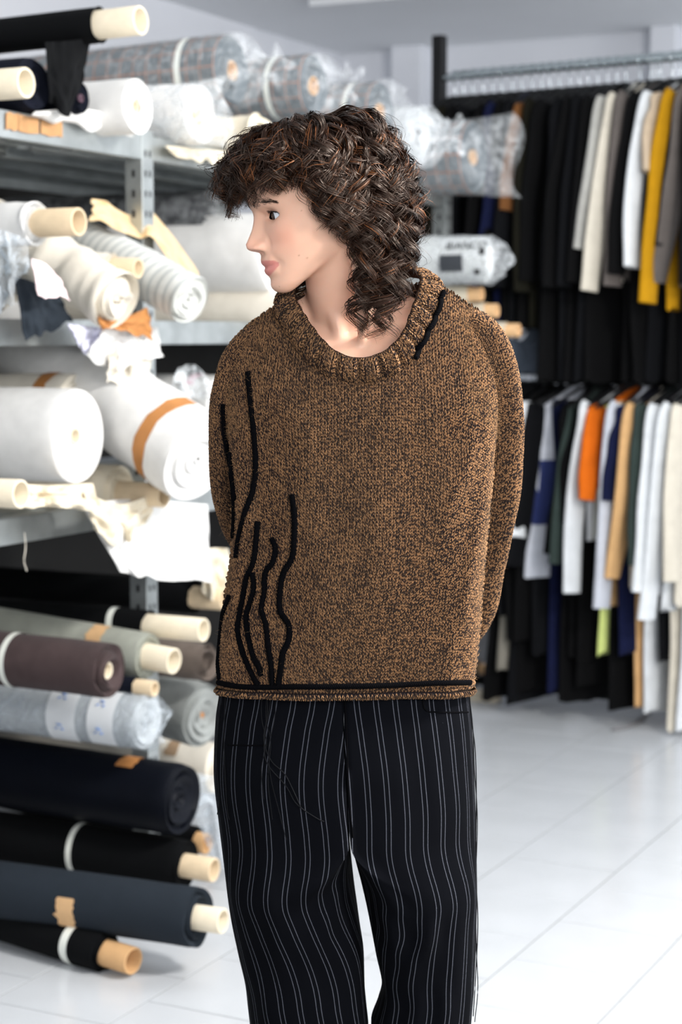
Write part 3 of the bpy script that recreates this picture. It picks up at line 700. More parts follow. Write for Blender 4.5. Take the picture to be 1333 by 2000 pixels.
GM = {}
def cloth(name, col):
    return fab('garment_' + name, col, var=.07, bump=.5, bs=240, sheen=0.)
grng = np.random.default_rng(77)
def garment(label, cat, t, zr, m, length=.75, kind='jacket', hwid=.21, sl=.55, m2=None, thick=.017, turn=-13., group=None, sway=0., extra=None, hang=True, drop=0.0, sl_m=None, w0=0.0):
    """a garment on a hanger: flattened body across the rail plus sleeves hanging at its two edges"""
    c = base + RD * t + UP * zr
    a = math.radians(turn); W = WD * math.cos(a) + RD * math.sin(a); R_ = np.cross(UP, W); R_ = R_ if R_ @ RD > 0 else -R_
    T = thing('garment', label, cat, tuple(c - UP * .10), group)
    sd = int(grng.integers(1, 9999)); zs = c[2] - .085 - drop        # top of the shoulders
    if hang:
        h = MB()
        hook = [c + R_ * 0 + W * x + UP * z for x, z in ((-.016, .008), (-.008, .021), (.006, .023), (.017, .012), (.017, -.006), (.006, -.024), (0, -.045), (0, -.075))]
        h.tube(catmull(hook, 26), .0022, 7); h.build('hanger_hook', M_CHROME, T)
        bar = [c + W * x + UP * z for x, z in ((-hwid * .9, -.155 - drop * .6), (-hwid * .5, -.115), (0, -.075), (hwid * .5, -.115), (hwid * .9, -.155 - drop * .6))]
        MB().tube(catmull(bar, 20), .006, 8).build('hanger_bar', M_HANG, T)
    nz_, nc = 26, 34
    th = np.linspace(0, 2 * np.pi, nc, endpoint=False)
    if kind in ('jacket', 'tee', 'dress'):
        k = np.linspace(0, 1, nz_)
        z = zs - length * k ** 1.15
        dz = zs - z
        hw_ = interp(dz, [0, .02, .06, .10, .16, .3, .6, 1.3], [.055, .075, hwid * .62, hwid * .90, hwid * .98, hwid * .94, hwid * (1.0 if kind != 'dress' else 1.15), hwid * (1.05 if kind != 'dress' else 1.4)])
        tk = interp(dz, [0, .05, .2, .6, 1.3], [.010, thick * .8, thick, thick * 1.15, thick * 1.3])
    else:                                     # trousers, skirts, folded cloth over a hanger bar
        k = np.linspace(0, 1, nz_); z = zs - .05 - length * k; dz = zs - z
        hw_ = interp(k, [0, .04, .5, 1], [hwid * .55, hwid * .6, hwid * .62, hwid * .66]); tk = interp(k, [0, .05, 1], [.008, thick * .7, thick])
    n1 = smooth_noise((nz_, nc), (4, 10), sd) ; n1[:, -6:] = n1[:, -6:] * np.linspace(1, 0, 6) + n1[:, :1] * np.linspace(0, 1, 6)
    n2 = smooth_noise((nz_, nc), (3, 20), sd + 1); n2[:, -6:] = n2[:, -6:] * np.linspace(1, 0, 6) + n2[:, :1] * np.linspace(0, 1, 6)
    cw = np.cos(th)[None] * hw_[:, None] * (1 + .05 * n1) + w0
    cr = np.sign(np.sin(th))[None] * np.abs(np.sin(th))[None] ** .75 * tk[:, None] * (1 + .35 * n1 + .35 * n2) + sway * dz[:, None] + .010 * smooth_noise((nz_, 1), (4, 1), sd + 2)
    zz = np.repeat(z[:, None], nc, 1) + (.012 * n2 * k[:, None] ** 3)
    P = c[None, None] * [1, 1, 0] + W * cw[..., None] + R_ * cr[..., None] + UP * zz[..., None]
    b = MB(); b.grid(P, closev=True); b.add(P[0], [list(range(nc))[::-1]]); b.add(P[-1], [list(range(nc))])
    b.build('body', m, T)
    if kind in ('jacket', 'tee') and sl > 0:
        for s in (1, -1):
            L = sl * (1 + grng.normal(0, .03)); out = .085 + grng.normal(0, .015)
            pth = catmull([c * [1, 1, 0] + W * (s * hwid * .86) + UP * (zs - .075), c * [1, 1, 0] + W * s * (hwid * 1.02) + UP * (zs - .14) + R_ * .004,
                           c * [1, 1, 0] + W * s * (hwid + out * .6) + R_ * grng.normal(0, .012) + UP * (zs - .10 - L * .5), c * [1, 1, 0] + W * s * (hwid + out * .9) + R_ * grng.normal(0, .018) + UP * (zs - .10 - L)], 18)
            rr_ = interp(np.linspace(0, 1, 18), [0, .15, .5, 1], [.035, .064, .058, .046])
            q = MB(); tt_, aa, bb = q.frames(pth, ref=R_)
            th2 = np.linspace(0, 2 * np.pi, 20, endpoint=False)
            nn = smooth_noise((18, 20), (6, 7), sd + 5 + s); nn[:, -5:] = nn[:, -5:] * np.linspace(1, 0, 5) + nn[:, :1] * np.linspace(0, 1, 5)
            fl = thick * 1.05
            G = pth[:, None] + bb[:, None] * (np.cos(th2)[None] * rr_[:, None] * (1 + .12 * nn))[..., None] + aa[:, None] * (np.sin(th2)[None] * np.minimum(rr_, fl)[:, None] * (1 + .3 * nn))[..., None]
            q.grid(G, closev=True); q.add(G[0], [list(range(20))[::-1]]); q.add(G[-1], [list(range(20))])
            q.build('sleeve', sl_m or m, T)
    if extra == 'tag':
        tp = c + W * (hwid * .4) + UP * (zs - c[2] - length - .02)
        MB().box(tp - UP * .06 - R_ * 0, W, R_, UP, .022, .0015, .085, .0004).build('paper_tag', mat('paper_tag', '#b9a58c', rough=.8, var=.05), T, smooth=False)
    if extra == 'panel':
        i0, i1 = 11, 20
        j = np.where(np.abs(((th + np.pi) % (2 * np.pi)) - np.pi) < 3.2)[0]
        G = P[i0:i1].copy(); cen_ = G.mean(1, keepdims=True); G = cen_ + (G - cen_) * 1.012
        b2 = MB(); b2.grid(G, closev=True); b2.build('colour_panel', m2, T)
    return T
C_ = cloth
K1 = C_('black', '#060607'); K2 = C_('ink', '#090a0d'); K3 = C_('dark_olive', '#14130c'); K4 = C_('navy', '#0f1430'); K5 = C_('chestnut', '#6a4526')
LG = C_('light_grey', '#a5a49f'); CR = C_('ecru', '#c6bfb1'); TP = C_('taupe', '#5a5451'); WH = C_('white', '#cdd0d3'); BG_ = C_('beige', '#b3a18b'); MU = C_('mustard', '#a87a10')
OR = C_('orange', '#c45e12'); TN = C_('tan', '#c39b6c'); GN = C_('dark_green', '#2e3835'); LI = C_('lime', '#cfdc86'); PG = C_('pale_grey', '#b6b9c2'); SL = C_('slate', '#4d5561'); NB_ = C_('royal_navy', '#2a325c')
GU, GL = 'garments on the upper rail', 'garments on the lower rail'
upper = [
    (886, K1, .86, 'jacket', 'black coat next to the rack post on the upper rail', 'coat', {}),
    (902, K2, .86, 'jacket', 'second black garment from the rack post, upper rail', 'jacket', {}),
    (920, K1, .86, 'jacket', 'third black garment from the rack post, upper rail', 'jacket', {}),
    (940, K3, .86, 'jacket', 'dark olive jacket among black garments near the rack post', 'jacket', {}),
    (958, K1, .86, 'jacket', 'black coat right of the dark olive jacket', 'coat', {}),
    (976, K2, .86, 'jacket', 'ink black jacket two places right of the olive jacket', 'jacket', {}),
    (996, K1, .86, 'dress', 'long black dress left of the navy jacket, upper rail', 'dress', {}),
    (1014, K1, .86, 'jacket', 'black jacket touching the navy jacket on its left', 'jacket', {}),
    (1034, K4, .86, 'jacket', 'navy blue jacket in the black part of the upper rail', 'jacket', {}),
    (1052, K1, .86, 'jacket', 'black coat right of the navy jacket, upper rail', 'coat', {}),
    (1068, K2, .86, 'jacket', 'black jacket left of the chestnut sleeve', 'jacket', {}),
    (1086, K1, .86, 'jacket', 'black jacket with chestnut brown sleeves, upper rail', 'jacket', dict(sl=.34, sl_m=K5)),
    (1106, K3, .86, 'jacket', 'speckled olive black coat right of the chestnut sleeves', 'coat', {}),
    (1124, K1, 1.06, 'jacket', 'black coat right of the speckled olive coat', 'coat', {}),
    (1142, K1, 1.06, 'dress', 'long black dress left of the pale jackets, upper rail', 'dress', {}),
    (1160, K2, 1.06, 'jacket', 'black jacket nearest to the pale jackets, upper rail', 'jacket', {}),
    (1178, K1, 1.06, 'jacket', 'first of three black coats just left of the light grey jacket', 'coat', {}),
    (1196, K2, 1.06, 'jacket', 'second of three black coats just left of the light grey jacket', 'coat', {}),
    (1214, K1, 1.06, 'jacket', 'third of three black coats, touching the light grey jacket', 'coat', {}),
    (1241, LG, .52, 'jacket', 'light grey jacket, leftmost pale garment on the upper rail', 'jacket', dict(sl=.50)),
    (1261, CR, .70, 'jacket', 'ecru cardigan right of the light grey jacket', 'cardigan', dict(sl=.62)),
    (1281, TP, .70, 'jacket', 'dark taupe sweater right of the ecru cardigan', 'sweater', dict(sl=.60)),
    (1303, K1, 1.06, 'jacket', 'black jacket between taupe sweater and white shirt', 'jacket', {}),
    (1327, WH, .60, 'jacket', 'white shirt with long sleeve on the upper rail', 'shirt', dict(sl=.55)),
    (1347, BG_, .70, 'tee', 'beige short sleeved top left of the mustard sweater', 'top', dict(sl=.25, extra='tag')),
    (1367, MU, .80, 'jacket', 'mustard yellow sweater on the upper rail', 'sweater', dict(sl=.68)),
    (1393, TP, .72, 'jacket', 'broad dark taupe coat right of the mustard sweater', 'coat', dict(sl=.62)),
    (1273, K1, 1.06, 'jacket', 'black coat hem showing below the ecru cardigan', 'coat', dict(hwid=.17, sl=.5)),
    (1317, K2, 1.06, 'jacket', 'black coat hem showing left of the white shirt', 'coat', dict(hwid=.17, sl=.5)),
    (1357, K1, 1.06, 'jacket', 'black coat hem showing below the beige top', 'coat', dict(hwid=.17, sl=.5)),
    (1381, K2, 1.06, 'jacket', 'black coat hem showing right of the mustard sweater', 'coat', dict(hwid=.17, sl=.5)),
    (1415, K1, 1.06, 'jacket', 'black coat at the right edge, upper rail', 'coat', {}),
]
for (px, m, L, kd, lb, ct, kw) in upper:
    garment(lb, ct, rail_t(px), Z_TOP, m, length=L, kind=kd, group=GU, **{'sl': .62, **kw})
lower = [
    (1006, K1, .80, 'jacket', 'black jacket at the left end of the lower rail', 'jacket', {}),
    (1024, LG, .80, 'skirt', 'pale grey gathered skirt low at the left end of the lower rail', 'skirt', dict(thick=.03)),
    (1044, K2, .85, 'jacket', 'ink jacket left of the white and navy shirt', 'jacket', {}),
    (1064, K1, .95, 'jacket', 'black jacket right of the pale grey gathered skirt', 'jacket', {}),
    (1084, K1, .95, 'jacket', 'black jacket right of the ink jacket on the lower rail', 'jacket', {}),
    (1104, K2, 1.0, 'jacket', 'ink coat just left of the white and navy shirt', 'coat', dict(hwid=.17)),
    (1140, PG, .70, 'jacket', 'white and navy colour blocked shirt on the lower rail', 'shirt', dict(m2=NB_, extra='panel', sl=.46, sl_m=WH, turn=-34, hwid=.24)),
    (1168, K1, 1.00, 'jacket', 'long black coat right of the white and navy shirt', 'coat', dict(hwid=.16, sl=.5)),
    (1180, GN, .75, 'jacket', 'dark green black jacket left of the white jacket, lower rail', 'jacket', dict(hwid=.16)),
    (1198, K1, 1.0, 'jacket', 'black coat left of the white jacket, lower rail', 'coat', dict(sl=.4, hwid=.17)),
    (1218, WH, .55, 'jacket', 'white jacket with orange neighbour on the lower rail', 'jacket', dict(sl=.62)),
    (1236, OR, .36, 'tee', 'orange top tucked behind the white jacket', 'top', dict(sl=.30)),
    (1254, TN, .74, 'skirt', 'tan brown skirt below the orange top', 'skirt', dict(hwid=.30)),
    (1274, PG, .62, 'jacket', 'pale grey shirt in the middle of the lower rail', 'shirt', dict(sl=.66)),
    (1290, K4, .95, 'jacket', 'navy coat right of the pale grey shirt', 'coat', dict(sl=.3)),
    (1306, CR, .70, 'jacket', 'ecru jacket with tan sleeve on the lower rail', 'jacket', dict(sl=.58, sl_m=TN)),
    (1326, GN, .50, 'jacket', 'dark green sweater left of the white garments, lower rail', 'sweater', dict(sl=.5)),
    (1348, WH, .72, 'jacket', 'leftmost of the white garments at the right edge, lower rail', 'shirt', dict(sl=.62)),
    (1372, WH, .78, 'jacket', 'second white garment from the right edge group, lower rail', 'shirt', dict(sl=.66)),
    (1396, CR, .76, 'jacket', 'ecru shirt behind the white garments at the right edge', 'shirt', dict(sl=.6)),
]
for (px, m, L, kd, lb, ct, kw) in lower:
    garment(lb, ct, rail_t(px), Z_LOW, m, length=L, kind=kd, group=GL, **{'sl': .55, **kw})
# longer things whose hems show below the others
longs = [
    (1008, K1, 1.14, 'black trousers at the left end of the lower rail, hanging low', 'trousers', dict(hwid=.26, thick=.024)),
    (1050, K2, 1.14, 'ink trousers right of the striped scarf, hanging low', 'trousers', dict(hwid=.26, thick=.024)),
    (1058, K1, 1.10, 'black skirt right of the ink trousers, hanging low', 'skirt', dict(hwid=.24, thick=.022)),
    (1035, C_('stripes', '#77736a'), 1.02, 'striped knit scarf hanging low at the left end of the lower rail', 'scarf', dict(hwid=.28, thick=.03)),
    (1098, K4, 1.08, 'navy trousers with blue hem hanging low', 'trousers', dict(hwid=.25)),
    (1125, K1, 1.12, 'black trousers hanging low right of the navy trousers', 'trousers', dict(hwid=.26)),
    (1158, K1, 1.05, 'black trousers left of the lime skirt', 'trousers', dict(hwid=.26)),
    (1196, LI, .92, 'lime yellow skirt hem below the dark garments', 'skirt', dict(hwid=.27)),
    (1216, K1, 1.12, 'black trousers right of the lime skirt', 'trousers', dict(hwid=.26)),
    (1262, TN, 1.10, 'tan trousers hanging low beside the white trousers', 'trousers', dict(hwid=.24)),
    (1284, WH, 1.12, 'pale blue white trousers hanging low', 'trousers', dict(hwid=.25)),
    (1312, K2, .92, 'ink black skirt below the white shirts at the right edge', 'skirt', dict(hwid=.26)),
    (1336, CR, 1.20, 'long ecru trousers reaching the floor at the right edge', 'trousers', dict(hwid=.27)),
    (1362, WH, 1.20, 'long white trousers reaching the floor at the right edge', 'trousers', dict(hwid=.27)),
]
for (px, m, L, lb, ct, kw) in longs:
    garment(lb, ct, rail_t(px + (28 if px > 1060 else 0)) + .012, Z_LOW, m, length=min(L, Z_LOW - .16), kind='trousers', group=GL, hang=True, **kw)
garment('slate grey sweater hanging from the rack end between the two rails', 'sweater', rail_t(1075), Z_LOW + .24, SL, length=.20, kind='tee', sl=.10, turn=-62, hwid=.15, thick=.03, w0=.0)

# a grey strap lying on the floor in front of the rack
def on_floor(px, py, h=.006):
    r = ray(px, py); return C0 + r * ((h - CAM_H) / r[2])
sp_ = catmull([on_floor(1196, 1426), on_floor(1222, 1420), on_floor(1246, 1411), on_floor(1262, 1398), on_floor(1272, 1388)], 24)
o = MB().tube(sp_, interp(np.linspace(0, 1, 24), [0, .1, .6, 1], [.008, .012, .012, .010]), 10, flat=.45, ref=(0, 0, 1)).build('strap', cloth('strap_grey', '#8b8a8c'), origin=sp_[0])
tag(o, 'grey fabric strap lying on the floor in front of the rack', 'strap')

# ================================================================== the person

PERSON = thing('person', 'person in brown knit sweater and black pinstriped trousers, looking aside, arms behind the back', 'person', (0.02, 2.56, 0.0))

# ---- head frame: x her right, y forward, z up
PHI, THETA, ROLL = math.radians(17), math.radians(12), math.radians(0)
_f = np.array([-math.cos(PHI), -math.sin(PHI), 0]); _r = np.array([-math.sin(PHI), math.cos(PHI), 0])
HF = _f * math.cos(THETA) - UP * math.sin(THETA)
HU = UP * math.cos(THETA) + _f * math.sin(THETA)
HR = _r
HM = np.stack([HR, HF, HU])            # rows: local axes in world
H0 = at(496, 423, 2.505) - HF * 0.088
def hw(p): return H0 + np.asarray(p, float) @ HM
def hl(p): return (np.asarray(p, float) - H0) @ HM.T

EZ = -0.0048
EYE = [(-0.0305, 0.0585, EZ), (0.0305, 0.0585, EZ)]
ER = 0.0122
def head_grid():
    nz, nc = 300, 340
    k = np.linspace(0, 1, nz)
    z = -0.1117 + 0.2237 * (0.5 - 0.5 * np.cos(np.pi * k) * (1 - 0.0) ) * 1.0
    z = 0.5 * z + 0.5 * (-0.1117 + 0.2237 * k)
    W = interp(z, [.112, .110, .104, .094, .078, .06, .03, 0, -.02, -.04, -.06, -.075, -.09, -.10, -.107, -.1105, -.1117],
               [.004, .022, .042, .058, .069, .0735, .0755, .0715, .0690, .0645, .0575, .0495, .0385, .029, .020, .011, .004])
    yF = interp(z, [.112, .110, .104, .094, .078, .06, .035, .013, 0, -.02, -.04, -.0516, -.061, -.0705, -.0774, -.0867, -.0998, -.1065, -.1105, -.1117],
                [0, .020, .042, .060, .0745, .0825, .0880, .0885, .0855, .0825, .0840, .0868, .0852, .0830, .0815, .0808, .0822, .0790, .0735, .066])
    yB = interp(z, [.112, .110, .104, .094, .078, .06, .03, 0, -.03, -.05, -.06, -.075, -.09, -.10, -.107, -.1117],
                [-.010, -.032, -.056, -.075, -.088, -.0945, -.097, -.094, -.082, -.062, -.043, -.013, .020, .040, .052, .060])
    yc = interp(z, [.112, .06, 0, -.05, -.06, -.075, -.09, -.10, -.1117], [-.005, -.015, -.012, -.008, -.004, .012, .036, .050, .062])
    ph = np.linspace(0, 2 * np.pi, nc, endpoint=False)
    # denser towards the face (phi = 0 is forward)
    ph = ph - 0.45 * np.sin(ph)
    n = interp(z, [.112, .03, -.03, -.07, -.1117], [2.0, 2.25, 2.2, 2.0, 2.0])[:, None]
    s, c = np.sin(ph)[None], np.cos(ph)[None]
    rad = (np.abs(s) ** n + np.abs(c) ** n) ** (-1 / n)
    x = W[:, None] * s * rad
    dep = np.where(c > 0, (yF - yc)[:, None], (yc - yB)[:, None])
    y = yc[:, None] + dep * c * rad
    Z = np.repeat(z[:, None], nc, 1)
    fw = sstep(np.repeat(c, nz, 0), -0.05, 0.35)
    ax = np.abs(x)
    d = np.zeros_like(x)
    # nose
    N = interp(Z, [.02, .008, 0, -.01, -.0216, -.030, -.0358, -.0405, -.0445, -.0480, -.0516, -.055], [0, .0008, .0030, .0078, .0150, .0205, .0235, .0225, .0175, .009, .0015, 0])
    nw = interp(Z, [.02, 0, -.0216, -.0358, -.045, -.055], [.010, .0078, .0088, .0100, .0118, .012])
    d += N * np.exp(-(ax / nw) ** 2.3)
    d += 0.0100 * np.exp(-((ax - .0130) / .0062) ** 2 - ((Z + .0415) / .0072) ** 2)
    d -= 0.0034 * np.exp(-((ax - .0212) / .0036) ** 2 - ((Z + .0405) / .009) ** 2)
    d -= 0.0075 * np.exp(-((ax - .0078) / .0044) ** 2 - ((Z + .0488) / .0030) ** 2)      # nostril
    # lips
    lw = .0235
    lat = np.clip(1 - (ax / lw) ** 2.2, 0, 1)
    bow = 0.0012 * (1 - gauss(ax, .004)) * gauss(ax - .007, .006)
    zc = Z - 0.0030 * (ax / lw) ** 2 * (ax < lw * 1.3)                                   # the mouth line rises to the corner
    Lp = interp(zc, [-.050, -.054, -.057, -.0610, -.0655, -.0690, -.0705, -.0722, -.0760, -.0790, -.0825, -.0865, -.092],
                [0, .0008, .0026, .0052, .0058, .0042, .0016, .0040, .0066, .0062, .0036, .0010, 0])
    d += Lp * (lat ** 0.7) + bow * 0
    d -= 0.0024 * gauss(zc + .0705, .0016) * sstep(-ax, -.0275, -.018)
    d -= 0.0022 * np.exp(-((ax - .0265) / .0045) ** 2 - ((Z + .0675) / .006) ** 2)
    d -= 0.0009 * np.exp(-(ax / .0035) ** 2 - ((Z + .0555) / .005) ** 2)                  # philtrum
    # chin, cheeks, brow
    d += 0.0022 * np.exp(-(ax / .014) ** 2 - ((Z + .100) / .011) ** 2)
    d += 0.0032 * np.exp(-((ax - .046) / .016) ** 2 - ((Z + .028) / .016) ** 2)
    d += 0.0022 * np.exp(-((ax - .030) / .018) ** 2 - ((Z - .017) / .007) ** 2)
    # eye sockets and lids
    d -= 0.0085 * np.exp(-((ax - .0290) / .0155) ** 2 - ((Z - EZ - .0035) / .0105) ** 2)
    d -= 0.0040 * np.exp(-((ax - .0140) / .0055) ** 2 - ((Z - EZ - .002) / .009) ** 2)
    y = y + d * fw
    dx, dz = ax - .0305, Z - EZ
    q = dx ** 2 + dz ** 2
    yball = EYE[0][1] + np.sqrt(np.clip((ER + .0013) ** 2 - q, 0, None))
    lid = sstep(-np.sqrt((dx / 1.12) ** 2 + (dz / 0.92) ** 2), -.0118, -.0065) * (c > 0)
    y = y * (1 - lid) + np.maximum(yball, y - .002) * lid
    # crease over the upper lid, and the opening
    y -= 0.0011 * np.exp(-((dx) / .013) ** 2 - ((Z - EZ - .0098 + 18 * dx ** 2) / .0016) ** 2) * fw
    e = dx / .0156
    up = .0060 * np.clip(1 - np.abs(e) ** 2.2, 0, 1); lo = .0047 * np.clip(1 - np.abs(e) ** 2.0, 0, 1)
    tilt = 0.0010 * e
    opening = sstep(np.minimum(up - (Z - EZ - tilt), lo + (Z - EZ - tilt)), -.0003, .0007) * (np.abs(e) < 1) * (c > 0)
    y -= 0.0060 * opening
    return np.stack([x, y, Z], -1)

hg = head_grid()
mb = MB()
Hw = hw(hg.reshape(-1, 3)).reshape(hg.shape)
mb.grid(Hw, closev=True)
mb.add(Hw[0], [list(range(Hw.shape[1]))[::-1]]); mb.add(Hw[-1], [list(range(Hw.shape[1]))])
# ears
for sx in (-1, 1):
    P = []
    for a in np.linspace(0, np.pi, 13):
        ring = []
        for b in np.linspace(0, 2 * np.pi, 28, endpoint=False):
            u, w, t = math.sin(a) * math.cos(b), math.sin(a) * math.sin(b), math.cos(a)
            hgt = 0.030; wid = 0.016 * (1.0 + 0.28 * w)
            rim = 1 - 0.55 * max(0, 1 - (u * u + w * w) * 1.5) * (t > 0)
            ring.append((sx * (0.0735 + 0.0075 * t * rim + 0.006 * (-u)), -0.014 + u * wid - 0.004 * w, -0.012 + w * hgt))
        P.append(ring)
    mb.grid(hw(np.array(P).reshape(-1, 3)).reshape(13, 28, 3), closev=True, flip=(sx < 0))
# neck, shoulders and chest
NECK0, NECK1 = hw((0, -0.022, -0.02)), at(694, 668, 2.585)
pth = catmull([hw((0, -.025, .0)), hw((0, -.026, -.055)), at(672, 575, 2.568), at(690, 640, 2.585), at(696, 700, 2.60)], 26)
rr = interp(np.linspace(0, 1, 26), [0, .25, .5, .75, 1], [.050, .0535, .0520, .0560, .066])
mb.tube(pth, rr, sides=40)
tor = []
for z, w, d_, yo in ((1.29, .146, .092, 2.567), (1.32, .154, .093, 2.567), (1.35, .158, .092, 2.572), (1.395, .152, .082, 2.582), (1.42, .125, .070, 2.590), (1.445, .085, .058, 2.598), (1.47, .05, .045, 2.60)):
    th = np.linspace(0, 2 * np.pi, 48, endpoint=False)
    tor.append(np.stack([0.022 + w * np.cos(th), yo + d_ * np.sin(th), np.full(48, z)], -1))
mb.grid(np.array(tor), closev=True)
mb.add(tor[0], [list(range(48))[::-1]]); mb.add(tor[-1], [list(range(48))])
NOTCH = at(689, 694, 2.512)
for sx, sh in ((-1, at(520, 668, 2.575)), (1, at(905, 640, 2.575))):
    mas = hw((-0.058 * sx * 1.0, -0.030, -0.045)) if False else hw((0.056 * (1 if sx < 0 else -1), -0.028, -0.045))
    end = NOTCH + np.array([0.012 * sx, 0.012, 0.004])
    mb.tube(catmull([mas, (mas + end) / 2 + np.array([0.008 * sx, -0.018, 0.0]), end], 14), [.012] * 8 + [.0105] * 3 + [.008] * 3, sides=14)
    mb.tube(catmull([NOTCH + np.array([.010 * sx, .008, -.004]), NOTCH + np.array([.055 * sx, .008, .004]), NOTCH + np.array([.10 * sx, .030, .014]), sh], 14), .0085, sides=12)
    mb.tube(catmull([at(690, 545, 2.60), at(690 + 78 * sx, 615, 2.60), sh + np.array([0, .02, -.015])], 12), [.034] * 4 + [.036] * 4 + [.038] * 4, sides=20)
body = mb.build('body', mat('skin_plain', '#d9a58a'), PERSON)
mod = body.modifiers.new('fuse', 'REMESH'); mod.mode = 'VOXEL'; mod.voxel_size = 0.0019; mod.adaptivity = 0
dg = bpy.context.evaluated_depsgraph_get(); dg.update()
ev = bpy.data.meshes.new_from_object(body.evaluated_get(dg))
body.modifiers.clear(); old = body.data; body.data = ev; bpy.data.meshes.remove(old); ev.name = 'body'
nv = len(ev.vertices)
co = np.empty(nv * 3, np.float32); ev.vertices.foreach_get('co', co); co = co.reshape(-1, 3).astype(float)
ed = np.empty(len(ev.edges) * 2, np.int32); ev.edges.foreach_get('vertices', ed); ed = ed.reshape(-1, 2)
PO = np.array(PERSON['_o'])
loc = hl(co + PO)
deg = np.bincount(ed.ravel(), minlength=nv).astype(float)
face = sstep(loc[:, 1], .015, .045) * sstep(loc[:, 2], -.108, -.094)
wsm = 1 - face
for it in range(60):
    acc = np.stack([np.bincount(ed[:, 0], co[ed[:, 1], k], nv) + np.bincount(ed[:, 1], co[ed[:, 0], k], nv) for k in range(3)], 1) / np.maximum(deg, 1)[:, None]
    w_ = (wsm * 0.55 if it > 1 else np.maximum(wsm * .55, .35))[:, None]
    co = co * (1 - w_) + acc * w_
ev.vertices.foreach_set('co', co.astype(np.float32).ravel())
ev.polygons.foreach_set('use_smooth', np.ones(len(ev.polygons), bool))
loc = hl(co + PO)
# colouring of the skin itself: lips, blush, brow
X, Yl, Z = np.abs(loc[:, 0]), loc[:, 1], loc[:, 2]
zc = Z - 0.0030 * (X / .0235) ** 2
front = sstep(Yl, .045, .06)
hh = np.sqrt(np.clip(1 - (X / .0245) ** 2, 0, 1))
lipm = sstep(np.minimum((-.0600 - .0012 * np.exp(-(X / .003) ** 2) + .0 - zc) + (hh - 1) * .0115, zc + .0832 + (hh - 1) * .0115), -.0006, .0010) * (X < .0245) * front
blush = np.exp(-((X - .045) / .022) ** 2 - ((Z + .035) / .020) ** 2) * front + .8 * np.exp(-(X / .012) ** 2 - ((Z + .04) / .012) ** 2) * front
lid_t = np.exp(-((X - .0305) / .017) ** 2 - ((Z - EZ - .002) / .010) ** 2) * front
base = np.array(lin('#e2b49b'))
colr = np.repeat(base[None], nv, 0)
colr = colr * (1 - .38 * blush[:, None]) + np.array(lin('#d98d78')) * (.38 * blush[:, None])
colr = colr * (1 - .45 * lid_t[:, None]) + np.array(lin('#b9806a')) * (.45 * lid_t[:, None])
colr = colr * (1 - .78 * lipm[:, None]) + np.array(lin('#c97470')) * (.78 * lipm[:, None])
_cb = co + PO
_fb = np.empty(len(ev.polygons) * 4, np.int32); ev.polygons.foreach_get('vertices', _fb)
BVB = BVHTree.FromPolygons([tuple(v) for v in _cb], [tuple(f) for f in _fb.reshape(-1, 4).tolist()])
for (mx, my, mr) in ((584, 499, .0010), (600, 504, .0012), (546, 560, .0008), (589, 411, .0008)):      # moles
    h_ = BVB.ray_cast(Vector(C0), Vector(norm(ray(mx, my))))
    if h_[0] is None: continue
    m_ = np.exp(-((_cb - np.array(h_[0])) ** 2).sum(1) / mr ** 2)
    colr = colr * (1 - .6 * m_[:, None]) + np.array(lin('#7a4a34')) * (.6 * m_[:, None])
ca = ev.color_attributes.new('skin_tone', 'FLOAT_COLOR', 'POINT')
ca.data.foreach_set('color', np.hstack([colr, np.ones((nv, 1))]).astype(np.float32).ravel())
skin = mat('skin', '#e2b49b', rough=.46, sub=.28, bump=.10, bscale=900, spec=.42, bdist=.0006)
nt = skin.node_tree
at_n = nt.nodes.new('ShaderNodeVertexColor'); at_n.layer_name = 'skin_tone'
nt.links.new(at_n.outputs[0], nt.nodes['Principled BSDF'].inputs['Base Color'])
ev.materials.clear(); ev.materials.append(skin)
body['label'] = 'fair skin of face, neck and upper chest'

# eyes
def eye_mat():
    m = bpy.data.materials.new('eye'); m.use_nodes = True
    nt = m.node_tree; N, L = nt.nodes, nt.links
    b = N['Principled BSDF']; b.inputs['Roughness'].default_value = .08
    uvn = N.new('ShaderNodeUVMap'); sp = N.new('ShaderNodeSeparateXYZ'); L.new(uvn.outputs[0], sp.inputs[0])
    cr = N.new('ShaderNodeValToRGB'); cr.color_ramp.interpolation = 'LINEAR'
    els = cr.color_ramp.elements
    els[0].position = 0.0; els[0].color = (.002, .002, .002, 1)
    els[1].position = 1.0; els[1].color = (.62, .64, .68, 1)
    for p, c in ((.066, (.002, .002, .002, 1)), (.074, (.035, .016, .008, 1)), (.15, (.030, .016, .010, 1)), (.162, (.012, .008, .008, 1)), (.176, (.60, .62, .66, 1))):
        e = els.new(p); e.color = c
    L.new(sp.outputs[1], cr.inputs[0]); L.new(cr.outputs[0], b.inputs['Base Color'])
    return m
EM = eye_mat()
for k, (ex, ey, ez) in enumerate(EYE):
    g = norm(np.array([0.0, 1.0, -.05])); a1 = norm(np.cross(g, [0, 0, 1])); a2 = np.cross(a1, g)
    ang = np.linspace(0, np.pi, 40); th = np.linspace(0, 2 * np.pi, 32, endpoint=False)
    rad = ER + .0007 * np.exp(-(ang / .42) ** 4)
    P = np.array([ex, ey, ez]) + rad[:, None, None] * (np.cos(ang)[:, None, None] * g + np.sin(ang)[:, None, None] * (np.cos(th)[None, :, None] * a1 + np.sin(th)[None, :, None] * a2))
    U = np.stack([np.broadcast_to(th / 7, (40, 32)), np.broadcast_to((ang / np.pi)[:, None], (40, 32))], -1)
    MB().grid(hw(P.reshape(-1, 3)).reshape(P.shape), closev=True, uv=U).build('eye', EM, PERSON)

